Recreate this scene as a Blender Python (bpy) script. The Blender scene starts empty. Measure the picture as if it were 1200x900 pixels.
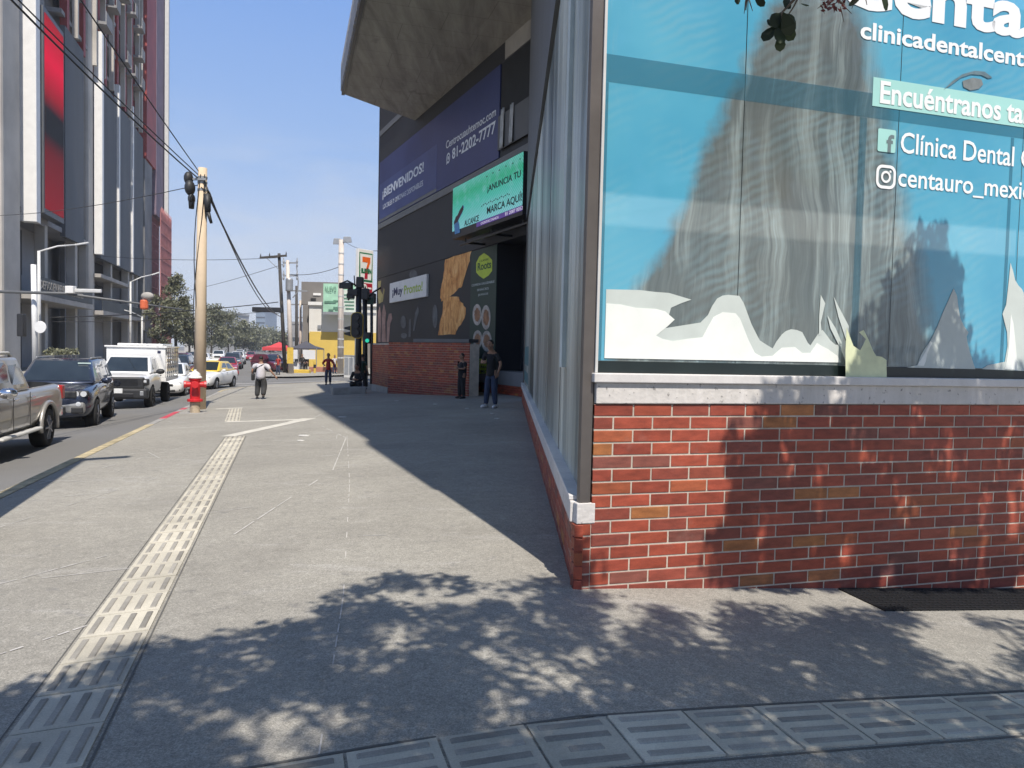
import bpy, bmesh, math, random
from mathutils import Vector, Matrix
V = Vector
rad = math.radians
sc = bpy.context.scene
C = sc.collection

# ------------------------------------------------------------------ camera
EYE = 1.35
FPX = 870.0
PITCH, ROLL = rad(2.43), rad(1.32)
cam = bpy.data.cameras.new('camera')
cam.sensor_width = 36.0
cam.lens = 36.0 * FPX / 1200.0
cam.clip_start, cam.clip_end = 0.05, 5000
camo = bpy.data.objects.new('camera', cam)
C.objects.link(camo)
CM = Matrix.Rotation(math.pi/2 - PITCH, 4, 'X') @ Matrix.Rotation(ROLL, 4, 'Z')
camo.matrix_world = Matrix.Translation((0, 0, EYE)) @ CM
sc.camera = camo

# ------------------------------------------------------------------ light
SUN_EL, SUN_AZ = rad(57), rad(20.2)          # light travels forward and a little left
w = bpy.data.worlds.new('World')
sc.world = w
w.use_nodes = True
wn, wl = w.node_tree.nodes, w.node_tree.links
bg = wn['Background']
sky = wn.new('ShaderNodeTexSky')
sky.sky_type = 'NISHITA'
sky.sun_disc = False
sky.sun_elevation = SUN_EL
sky.sun_rotation = math.pi - SUN_AZ
sky.altitude = 500
sky.air_density = 1.0
sky.dust_density = 0.7
sky.ozone_density = 2.2
# thin streaky cloud low in the sky
tc = wn.new('ShaderNodeTexCoord')
sx_ = wn.new('ShaderNodeSeparateXYZ'); wl.new(tc.outputs['Generated'], sx_.inputs[0])
mp = wn.new('ShaderNodeMapping'); mp.inputs['Scale'].default_value = (2.2, 2.2, 9)
wl.new(tc.outputs['Generated'], mp.inputs[0])
nz = wn.new('ShaderNodeTexNoise'); nz.inputs['Scale'].default_value = 2.3; nz.inputs['Detail'].default_value = 7
nz.inputs['Roughness'].default_value = 0.58; nz.inputs['Distortion'].default_value = 0.4
wl.new(mp.outputs[0], nz.inputs['Vector'])
cr = wn.new('ShaderNodeValToRGB'); cr.color_ramp.elements[0].position = 0.42; cr.color_ramp.elements[1].position = 0.66
wl.new(nz.outputs['Fac'], cr.inputs[0])
mr = wn.new('ShaderNodeMapRange'); mr.inputs[1].default_value = 0.02; mr.inputs[2].default_value = 0.30
mr.inputs[3].default_value = 0.85; mr.inputs[4].default_value = 0.0
wl.new(sx_.outputs['Z'], mr.inputs[0])
mu = wn.new('ShaderNodeMath'); mu.operation = 'MULTIPLY'
wl.new(cr.outputs[0], mu.inputs[0]); wl.new(mr.outputs[0], mu.inputs[1])
mx = wn.new('ShaderNodeMix'); mx.data_type = 'RGBA'
wl.new(mu.outputs[0], mx.inputs['Factor'])
wl.new(sky.outputs[0], mx.inputs['A']); mx.inputs['B'].default_value = (4.6, 4.9, 5.4, 1)
# pale air along the horizon
mh = wn.new('ShaderNodeMapRange'); mh.interpolation_type = 'SMOOTHSTEP'
for i, v in ((1, 0.45), (2, 0.85), (3, 0.95), (4, 0.60)): mh.inputs[i].default_value = v
wl.new(sx_.outputs['Z'], mh.inputs[0])
hr = wn.new('ShaderNodeValToRGB'); el = hr.color_ramp.elements; el.new(.5); el.new(.5); el.new(.5)
for k, (p_, c_) in enumerate(((0, (.90,.95,1.04)), (.10, (.76,.87,1.06)), (.23, (.42,.63,1.03)), (.50, (.19,.41,.96)), (.9, (.11,.19,.38)))):
    el[k].position = p_; el[k].color = (*c_, 1)
wl.new(sx_.outputs['Z'], hr.inputs[0])
hs = wn.new('ShaderNodeVectorMath'); hs.operation = 'SCALE'; hs.inputs['Scale'].default_value = 5.4
wl.new(hr.outputs[0], hs.inputs[0])
mx2 = wn.new('ShaderNodeMix'); mx2.data_type = 'RGBA'
wl.new(mh.outputs[0], mx2.inputs['Factor']); wl.new(sky.outputs[0], mx2.inputs['A']); wl.new(hs.outputs[0], mx2.inputs['B'])
wl.new(mx2.outputs['Result'], mx.inputs['A'])
wl.new(mx.outputs['Result'], bg.inputs[0])
bg.inputs[1].default_value = 0.118
sun = bpy.data.lights.new('sun', 'SUN')
sun.energy = 4.5
sun.angle = rad(0.55)
sun.color = (1.0, 0.93, 0.84)
suno = bpy.data.objects.new('sun', sun)
C.objects.link(suno)
SD = V((-math.sin(SUN_AZ)*math.cos(SUN_EL), math.cos(SUN_AZ)*math.cos(SUN_EL), -math.sin(SUN_EL)))
suno.rotation_euler = SD.to_track_quat('-Z', 'Y').to_euler()
vs = sc.view_settings
vs.view_transform = 'Standard'; vs.look = 'None'; vs.gamma = 1; vs.use_curve_mapping = False
vs.exposure = 0.43
sc.cycles.max_bounces = 6
sc.cycles.diffuse_bounces = 3
sc.cycles.glossy_bounces = 3
sc.cycles.transparent_max_bounces = 8
sc.cycles.caustics_reflective = False
sc.cycles.caustics_refractive = False

# ------------------------------------------------------------------ places
def zg(x):                                   # the pavement crowns beside the corner and falls both ways
    x = max(-16.0, min(6.0, x)); a = x - .15
    return -0.0125*a - 0.0625*(math.sqrt(a*a + .09) - .3)
U2, L2 = (-.287, .958), (-.958, -.287)       # along the street, across it (towards the far side)
def S(s, l, z=0.0): return V((U2[0]*s + L2[0]*l, U2[1]*s + L2[1]*l, z))
def SG(s, l, dz=0.0):
    p = S(s, l); p.z = zg(p.x) + dz; return p
def ray(x, y): return CM.to_3x3() @ V(((x-600)/FPX, -(y-450)/FPX, -1.0))
def gp(x, y, dz=0.0):
    d = ray(x, y); t = 5.0
    for i in range(150):
        t = .5*t + .5*(zg(d.x*t) + dz - EYE)/d.z
    return V((0, 0, EYE)) + d*t
def onp(x, y, p0, n):
    d = ray(x, y); o = V((0, 0, EYE))
    return o + d*((p0 - o).dot(n)/d.dot(n))
def at(x, y, depth):
    d = ray(x, y); return V((0, 0, EYE)) + d*(depth/d.y)
NF = V((-.9024, -.4308, 0))                  # black facade: outward normal
PF = V((.2, 23.0, 0))
def F(x, y, off=0.0): return onp(x, y, PF + NF*off, NF)
NW = V((.287, -.958, 0))                     # front of the corner building
PW = S(3.95, -1.58)
def W(x, y, off=0.0): return onp(x, y, PW + NW*off, NW)
def T(x, y, lat=18.0):                       # street face of the concrete tower
    n = V((L2[0], L2[1], 0)); return onp(x, y, S(0, lat), n)
def sx(px, lat=18.0):
    p = T(px, 300, lat); return p.x*U2[0] + p.y*U2[1]

# ------------------------------------------------------------------ mesh helper
def mw(o):
    m = o.matrix_basis.copy(); p = o.parent
    while p: m = p.matrix_basis @ m; p = p.parent
    return m
class MB:
    def __init__(s): s.v, s.f, s.m, s.c = [], [], [], []
    def add(s, vs, fs, m=0, c=None):
        b = len(s.v); s.v += [V(p) for p in vs]
        for f in fs: s.f.append([b+i for i in f]); s.m.append(m); s.c.append(c)
        return s
    def hexa(s, p, m=0, c=None):             # eight corners: bottom ring, top ring
        return s.add(p, [(3,2,1,0),(4,5,6,7),(0,1,5,4),(1,2,6,5),(2,3,7,6),(3,0,4,7)], m, c)
    def box(s, x0, x1, y0, y1, z0, z1, m=0, c=None):
        return s.hexa([(x0,y0,z0),(x1,y0,z0),(x1,y1,z0),(x0,y1,z0),(x0,y0,z1),(x1,y0,z1),(x1,y1,z1),(x0,y1,z1)], m, c)
    def slbox(s, s0, s1, l0, l1, z0, z1, m=0, c=None):
        q = [S(s0,l0), S(s0,l1), S(s1,l1), S(s1,l0)]
        return s.hexa([V((p.x,p.y,z0)) for p in q] + [V((p.x,p.y,z1)) for p in q], m, c)
    def slab(s, a, b, n, th, z0, z1, m=0, c=None):   # upright slab between plan points a and b, thickness th along -n
        a = V(a); b = V(b); q = [a, b, b - n*th, a - n*th]
        return s.hexa([V((p.x,p.y,z0)) for p in q] + [V((p.x,p.y,z1)) for p in q], m, c)
    def bar(s, a, b, w, h=None, m=0, c=None):
        a, b = V(a), V(b); h = h or w; d = (b-a).normalized()
        x = d.cross(V((0,0,1)))
        x = x.normalized() if x.length > 1e-4 else V((1,0,0))
        y = x.cross(d).normalized(); x = x*w/2; y = y*h/2
        return s.hexa([a-x-y, a+x-y, a+x+y, a-x+y, b-x-y, b+x-y, b+x+y, b-x+y], m, c)
    def tube(s, a, b, r0, r1=None, n=10, m=0, c=None, caps=True):
        return s.path([a, b], [r0, r0 if r1 is None else r1], n, m, c, caps)
    def path(s, pts, r, n=8, m=0, c=None, caps=True):
        pts = [V(p) for p in pts]
        if not isinstance(r, (list, tuple)): r = [r]*len(pts)
        vs = []; x = None
        for i, p in enumerate(pts):
            d = (pts[min(i+1, len(pts)-1)] - pts[max(i-1, 0)]).normalized()
            if x is None:
                x = d.orthogonal().normalized()
            else:
                x = (x - d*x.dot(d)); x = x.normalized() if x.length > 1e-6 else d.orthogonal().normalized()
            y = d.cross(x)
            for k in range(n):
                a = 2*math.pi*k/n; vs.append(p + (x*math.cos(a) + y*math.sin(a))*r[i])
        fs = []
        for i in range(len(pts)-1):
            for k in range(n):
                k2 = (k+1) % n; fs.append((i*n+k, i*n+k2, (i+1)*n+k2, (i+1)*n+k))
        if caps: fs += [tuple(range(n))[::-1], tuple((len(pts)-1)*n + k for k in range(n))]
        return s.add(vs, fs, m, c)
    def lathe(s, prof, o=(0,0,0), n=20, axis='Z', m=0, c=None):
        o = V(o); vs = []
        for r, z in prof:
            for k in range(n):
                a = 2*math.pi*k/n; p = (r*math.cos(a), r*math.sin(a), z)
                if axis == 'Y': p = (p[0], p[2], p[1])
                if axis == 'X': p = (p[2], p[0], p[1])
                vs.append(o + V(p))
        fs = [(i*n+k, i*n+(k+1)%n, (i+1)*n+(k+1)%n, (i+1)*n+k) for i in range(len(prof)-1) for k in range(n)]
        fs += [tuple(range(n))[::-1], tuple((len(prof)-1)*n+k for k in range(n))]
        if axis == 'Y': fs = [f[::-1] for f in fs]
        return s.add(vs, fs, m, c)
    def ball(s, o, r, n=10, k=7, m=0, c=None):
        r = V(r) if not isinstance(r, (int, float)) else V((r, r, r)); o = V(o); vs = []
        for i in range(k+1):
            a = math.pi*i/k - math.pi/2
            for j in range(n):
                b = 2*math.pi*j/n; q = max(math.cos(a), .02)
                vs.append(o + V((r.x*q*math.cos(b), r.y*q*math.sin(b), r.z*math.sin(a))))
        fs = [(i*n+j, i*n+(j+1)%n, (i+1)*n+(j+1)%n, (i+1)*n+j) for i in range(k) for j in range(n)]
        fs += [tuple(range(n))[::-1], tuple(k*n+j for j in range(n))]
        return s.add(vs, fs, m, c)
    def prism(s, pts, off, m=0, c=None):     # flat polygon pts pushed out along off
        n = len(pts); off = V(off); pts = [V(p) for p in pts]
        return s.add(pts + [p+off for p in pts], [tuple(range(n))[::-1], tuple(range(n, 2*n))] +
                     [(i, (i+1)%n, n+(i+1)%n, n+i) for i in range(n)], m, c)
    def sheet(s, grid, m=0):                 # rows of points
        n = len(grid[0]); vs = [p for row in grid for p in row]
        return s.add(vs, [(i*n+j, i*n+j+1, (i+1)*n+j+1, (i+1)*n+j) for i in range(len(grid)-1) for j in range(n-1)], m)
    def build(s, name, mats, parent=None, smooth=False, bevel=0.0, world=True, uv=None, seg=2, fix=True):
        me = bpy.data.meshes.new(name)
        vs = s.v
        if parent and world:
            im = mw(parent).inverted(); vs = [im @ p for p in s.v]
        me.from_pydata([tuple(p) for p in vs], [], s.f)
        for mt in (mats if isinstance(mats, (list, tuple)) else [mats]): me.materials.append(mt)
        me.polygons.foreach_set('material_index', s.m)
        if any(c is not None for c in s.c):
            at_ = me.color_attributes.new('tone', 'FLOAT_COLOR', 'CORNER')
            buf = []
            for p in me.polygons:
                c = s.c[p.index]
                c = (c, c, c) if isinstance(c, (int, float)) else (c or (1, 1, 1))
                buf += [c[0], c[1], c[2], 1.0]*p.loop_total
            at_.data.foreach_set('color', buf)
        if uv:
            ul = me.uv_layers.new(name='UVMap')
            for p in me.polygons:
                for li in p.loop_indices: ul.data[li].uv = uv(s.v[me.loops[li].vertex_index])
        if fix:
            bm = bmesh.new(); bm.from_mesh(me); bmesh.ops.recalc_face_normals(bm, faces=bm.faces); bm.to_mesh(me); bm.free()
        if smooth: me.polygons.foreach_set('use_smooth', [True]*len(me.polygons))
        o = bpy.data.objects.new(name, me); C.objects.link(o)
        if parent: o.parent = parent
        if bevel:
            b = o.modifiers.new('bevel', 'BEVEL'); b.width = bevel; b.segments = seg; b.limit_method = 'ANGLE'; b.angle_limit = rad(40)
        return o
def tag(o, label=None, cat=None, group=None, kind=None):
    for k, v in (('label', label), ('category', cat), ('group', group), ('kind', kind)):
        if v: o[k] = v
    return o
def thing(name, label, cat, loc=(0,0,0), rz=0.0, group=None, scale=1.0):
    o = bpy.data.objects.new(name, None); C.objects.link(o)
    o.location = loc; o.rotation_euler = (0, 0, rz); o.scale = (scale,)*3
    o.empty_display_size = .2
    return tag(o, label, cat, group)
def struct(o): o['kind'] = 'structure'; return o
def copy_tree(o, parent=None):
    c = o.copy(); C.objects.link(c)
    if parent: c.parent = parent
    for ch in list(o.children): copy_tree(ch, c)
    return c
def baked(o):                                # freeze the modifiers of a finished mesh
    dg = bpy.context.evaluated_depsgraph_get()
    me = bpy.data.meshes.new_from_object(o.evaluated_get(dg)); o.modifiers.clear(); o.data = me; return o
def text(s, name, mat, parent, bl, right, up, wd, ht, bold=0.0, depth=.004, shear=0.0):
    cu = bpy.data.curves.new('txt', 'FONT'); cu.body = s; cu.size = 1; cu.offset = bold; cu.resolution_u = 3
    cu.shear = shear
    to = bpy.data.objects.new('txt', cu); C.objects.link(to)
    dg = bpy.context.evaluated_depsgraph_get()
    me = bpy.data.meshes.new_from_object(to.evaluated_get(dg))
    bpy.data.objects.remove(to); bpy.data.curves.remove(cu)
    xs = [v.co.x for v in me.vertices]; ys = [v.co.y for v in me.vertices]
    x0, x1, y0, y1 = min(xs), max(xs), min(ys), max(ys)
    right = V(right).normalized(); up = V(up).normalized(); n = right.cross(up); bl = V(bl)
    kx, ky = wd/(x1-x0), ht/(y1-y0)
    bm = bmesh.new(); bm.from_mesh(me)
    for v in bm.verts:
        x, y = v.co.x, v.co.y
        v.co = bl + right*((x-x0)*kx) + up*((y-y0)*ky)
    ex = bmesh.ops.extrude_face_region(bm, geom=bm.faces[:])
    for g in ex['geom']:
        if isinstance(g, bmesh.types.BMVert): g.co += n*depth
    bmesh.ops.recalc_face_normals(bm, faces=bm.faces)
    if parent:
        im = mw(parent).inverted()
        for v in bm.verts: v.co = im @ v.co
    me2 = bpy.data.meshes.new(name); bm.to_mesh(me2); bm.free(); bpy.data.meshes.remove(me)
    me2.polygons.foreach_set('use_smooth', [False]*len(me2.polygons))
    me2.materials.append(mat)
    o = bpy.data.objects.new(name, me2); C.objects.link(o); o.parent = parent
    return o

# ------------------------------------------------------------------ materials
def newmat(name):
    m = bpy.data.materials.new(name); m.use_nodes = True
    return m, m.node_tree.nodes, m.node_tree.links, m.node_tree.nodes['Principled BSDF']
def mixc(n, l, fac, a, b, mode='MIX'):
    x = n.new('ShaderNodeMix'); x.data_type = 'RGBA'; x.blend_type = mode
    for k, v in (('Factor', fac), ('A', a), ('B', b)):
        if isinstance(v, bpy.types.NodeSocket): l.new(v, x.inputs[k])
        elif isinstance(v, (int, float)) and k == 'Factor': x.inputs[0].default_value = v
        else: x.inputs[k].default_value = (v[0], v[1], v[2], 1)
    return x.outputs['Result']
def noise(n, l, co, scale, det=4, rough=.55, dist=0.0, stretch=None):
    if stretch:
        mp = n.new('ShaderNodeMapping'); mp.inputs['Scale'].default_value = stretch
        l.new(co, mp.inputs[0]); co = mp.outputs[0]
    t = n.new('ShaderNodeTexNoise'); t.inputs['Scale'].default_value = scale; t.inputs['Detail'].default_value = det
    t.inputs['Roughness'].default_value = rough; t.inputs['Distortion'].default_value = dist
    l.new(co, t.inputs['Vector']); return t.outputs['Fac']
def ramp(n, l, fac, stops):
    r = n.new('ShaderNodeValToRGB'); e = r.color_ramp.elements
    while len(e) < len(stops): e.new(.5)
    for i, (p, c) in enumerate(stops):
        e[i].position = p; e[i].color = (c, c, c, 1) if isinstance(c, (int, float)) else (c[0], c[1], c[2], 1)
    l.new(fac, r.inputs[0]); return r.outputs[0]
def math_(n, l, op, a, b=None, clamp=False):
    m = n.new('ShaderNodeMath'); m.operation = op; m.use_clamp = clamp
    for i, v in enumerate((a, b)):
        if v is None: continue
        if isinstance(v, bpy.types.NodeSocket): l.new(v, m.inputs[i])
        else: m.inputs[i].default_value = v
    return m.outputs[0]
def bump(n, l, b, h, st, dist=.01):
    x = n.new('ShaderNodeBump'); x.inputs['Strength'].default_value = st; x.inputs['Distance'].default_value = dist
    l.new(h, x.inputs['Height']); l.new(x.outputs[0], b.inputs['Normal'])
def mat(name, col, rough=.6, var=.18, scale=3.0, metal=0.0, coat=0.0, bmp=0.0, fine=0.0, spec=.5, tone=False, emit=None, es=1.0, stretch=None):
    m, n, l, b = newmat(name)
    b.inputs['Roughness'].default_value = rough; b.inputs['Metallic'].default_value = metal
    b.inputs['Coat Weight'].default_value = coat; b.inputs['Coat Roughness'].default_value = .05
    b.inputs['Specular IOR Level'].default_value = spec
    co = n.new('ShaderNodeTexCoord').outputs['Object']
    f = noise(n, l, co, scale, 6, .62, stretch=stretch)
    k = ramp(n, l, f, [(.3, 1-var), (.7, 1+var)])
    c = mixc(n, l, 1.0, col, k, 'MULTIPLY')
    if fine:
        g = noise(n, l, co, 140, 3, .7)
        c = mixc(n, l, 1.0, c, ramp(n, l, g, [(.3, 1-fine), (.7, 1+fine)]), 'MULTIPLY')
    if tone:
        a = n.new('ShaderNodeVertexColor'); a.layer_name = 'tone'
        c = mixc(n, l, 1.0, c, a.outputs[0], 'MULTIPLY')
    l.new(c, b.inputs['Base Color'])
    if bmp: bump(n, l, b, noise(n, l, co, scale*6, 6, .65), bmp)
    if emit:
        b.inputs['Emission Color'].default_value = (*emit, 1); b.inputs['Emission Strength'].default_value = es
    return m
M = {}
M['concrete'] = mat('concrete', (.36,.34,.31), .85, .22, .6, bmp=.15, fine=.06)
M['concrete_dark'] = mat('concrete_dark', (.20,.20,.20), .85, .2, .5, bmp=.1)
M['white'] = mat('white_paint', (.75,.74,.71), .5, .06, 2)
M['white_metal'] = mat('white_metal', (.74,.74,.73), .35, .05, 3)
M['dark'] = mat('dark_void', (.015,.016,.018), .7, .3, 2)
M['black'] = mat('black_paint', (.02,.02,.022), .4, .2, 3)
M['rubber'] = mat('rubber', (.018,.018,.018), .85, .2, 12)
M['plastic'] = mat('black_plastic', (.025,.026,.028), .55, .15, 8)
M['rim'] = mat('rim_metal', (.35,.36,.38), .35, .1, 8, metal=.8)
M['chrome'] = mat('chrome', (.7,.7,.72), .15, .05, 4, metal=1)
M['steel'] = mat('grey_steel', (.30,.31,.32), .45, .12, 4, metal=.3)
M['pale_steel'] = mat('pale_steel', (.55,.55,.53), .5, .1, 3)
M['lamp'] = mat('headlamp', (.6,.62,.64), .12, .1, 20, coat=1)
M['amber'] = mat('amber_lens', (.6,.16,.02), .2, .1, 20)
M['red_lens'] = mat('red_lens', (.4,.02,.02), .2, .1, 20)
M['carglass'] = mat('car_glass', (.022,.030,.036), .04, .4, 1.3, coat=1, spec=.8)
M['plate'] = mat('plate', (.7,.71,.70), .5, .08, 20)
M['red'] = mat('red_paint', (.55,.02,.025), .4, .15, 6)
M['yellow'] = mat('yellow_paint', (.62,.42,.06), .6, .15, 4)
M['black_ink'] = mat('black_ink', (.02,.02,.025), .6, .1, 5)
M['navy_ink'] = mat('navy_ink', (.03,.035,.09), .6, .1, 5)

def mat_asphalt():
    m, n, l, b = newmat('asphalt_road')
    co = n.new('ShaderNodeTexCoord').outputs['Object']
    f = noise(n, l, co, .35, 5, .6); c = mixc(n, l, f, (.135,.133,.128), (.20,.195,.185))
    g = noise(n, l, co, 90, 3, .8)
    c = mixc(n, l, 1, c, ramp(n, l, g, [(.3,.78),(.7,1.2)]), 'MULTIPLY')
    l.new(c, b.inputs['Base Color']); b.inputs['Roughness'].default_value = .9
    bump(n, l, b, g, .25, .004); return m
def mat_plaza():
    m, n, l, b = newmat('pavement')
    co = n.new('ShaderNodeTexCoord').outputs['Object']
    c = mixc(n, l, ramp(n, l, noise(n, l, co, .42, 6, .62, .5), [(.32,0),(.68,1)]), (.245,.232,.202), (.330,.314,.272))
    st = noise(n, l, co, 1.1, 6, .7, .8, stretch=(1, 2.6, 1))
    c = mixc(n, l, ramp(n, l, st, [(.56,0),(.70,.45)]), c, (.40,.385,.36))
    sp = noise(n, l, co, 6.5, 3, .6)
    c = mixc(n, l, ramp(n, l, sp, [(.64,0),(.72,.5)]), c, (.17,.165,.16))
    g = noise(n, l, co, 120, 3, .9)
    c = mixc(n, l, 1, c, ramp(n, l, g, [(.30,.50),(.5,1),(.72,1.6)]), 'MULTIPLY')
    g2 = noise(n, l, co, 38, 4, .75)
    c = mixc(n, l, 1, c, ramp(n, l, g2, [(.3,.80),(.7,1.2)]), 'MULTIPLY')
    g3 = noise(n, l, co, 9, 5, .7)
    c = mixc(n, l, 1, c, ramp(n, l, g3, [(.3,.88),(.7,1.1)]), 'MULTIPLY')
    vo = n.new('ShaderNodeTexVoronoi'); vo.inputs['Scale'].default_value = 75; l.new(co, vo.inputs['Vector'])
    c = mixc(n, l, ramp(n, l, vo.outputs['Distance'], [(.06,.75),(.16,0)]), c, (.09,.09,.092))
    l.new(c, b.inputs['Base Color']); b.inputs['Roughness'].default_value = .88
    bump(n, l, b, g, .35, .004); return m
M['asphalt'] = mat_asphalt(); M['plaza'] = mat_plaza()
M['tile'] = mat('tactile_tile', (.44,.42,.36), .85, .2, 2.2, bmp=.1, fine=.14)
M['tile_rib'] = mat('tactile_rib', (.27,.255,.225), .85, .25, 3.5, fine=.16)
M['joint'] = mat('joint_dirt', (.11,.108,.10), .95, .2, 5)
M['scratch'] = mat('scratch_line', (.50,.48,.45), .9, .25, 8)
M['kerb_yellow'] = mat('kerb_yellow', (.42,.355,.22), .85, .45, 5, fine=.2)
M['kerb_red'] = mat('kerb_red', (.48,.06,.085), .75, .25, 4, fine=.1)
M['kerb'] = mat('kerb_concrete', (.30,.29,.27), .9, .2, 3, fine=.12)
M['roadline'] = mat('road_line', (.52,.51,.48), .8, .2, 3)

def mat_brick():
    m, n, l, b = newmat('brick')
    co = n.new('ShaderNodeTexCoord').outputs['Object']
    a = n.new('ShaderNodeVertexColor'); a.layer_name = 'tone'
    c = mixc(n, l, 1, a.outputs[0], ramp(n, l, noise(n, l, co, 9, 5, .6, stretch=(1,1,3)), [(.3,.72),(.7,1.25)]), 'MULTIPLY')
    g = noise(n, l, co, 160, 2, .7)
    c = mixc(n, l, 1, c, ramp(n, l, g, [(.3,.9),(.7,1.1)]), 'MULTIPLY')
    dust = ramp(n, l, noise(n, l, co, 3.0, 6, .7), [(.58,0),(.8,.25)])
    c = mixc(n, l, dust, c, (.42,.33,.28))
    l.new(c, b.inputs['Base Color']); b.inputs['Roughness'].default_value = .55
    b.inputs['Specular IOR Level'].default_value = .4
    bump(n, l, b, g, .2, .002); return m
M['brick'] = mat_brick()
M['mortar'] = mat('mortar', (.49,.43,.355), .95, .18, 6, bmp=.3, fine=.12)
def mat_sill():
    m, n, l, b = newmat('sill_concrete')
    co = n.new('ShaderNodeTexCoord').outputs['Object']
    c = mixc(n, l, noise(n, l, co, 5, 6, .7), (.45,.43,.40), (.70,.665,.63))
    st = noise(n, l, co, 14, 4, .6, .3, stretch=(1, 1, .12))
    c = mixc(n, l, ramp(n, l, st, [(.5,0),(.66,.7)]), c, (.66,.63,.60))
    pit = noise(n, l, co, 34, 2, .5)
    c = mixc(n, l, ramp(n, l, pit, [(.66,0),(.72,.8)]), c, (.2,.19,.18))
    l.new(c, b.inputs['Base Color']); b.inputs['Roughness'].default_value = .9
    bump(n, l, b, pit, .5, .008); return m
M['sill'] = mat_sill()
M['sill_cap'] = mat('sill_cap', (.62,.60,.58), .7, .1, 6, fine=.05)
M['post'] = mat('post_metal', (.13,.115,.105), .45, .15, 3, metal=.4, bmp=.05)
M['grey_panel'] = mat('grey_panel', (.10,.105,.11), .5, .12, 1)
M['frame_black'] = mat('frame_black', (.012,.02,.02), .3, .2, 3)
M['paper'] = mat('paper_white', (.76,.79,.75), .8, .06, 5)
M['paper_grey'] = mat('paper_grey', (.52,.57,.54), .6, .08, 4)
M['paper_yellow'] = mat('paper_yellow', (.66,.70,.45), .6, .12, 9)
M['print_white'] = mat('print_white', (.82,.84,.84), .5, .02, 3)
M['print_mint'] = mat('print_mint', (.36,.66,.62), .5, .05, 2)
M['inside'] = mat('inside_wall', (.50,.56,.56), .8, .25, .8)
M['transom'] = mat('transom_steel', (.05,.08,.09), .6, .12, 3)

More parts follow.
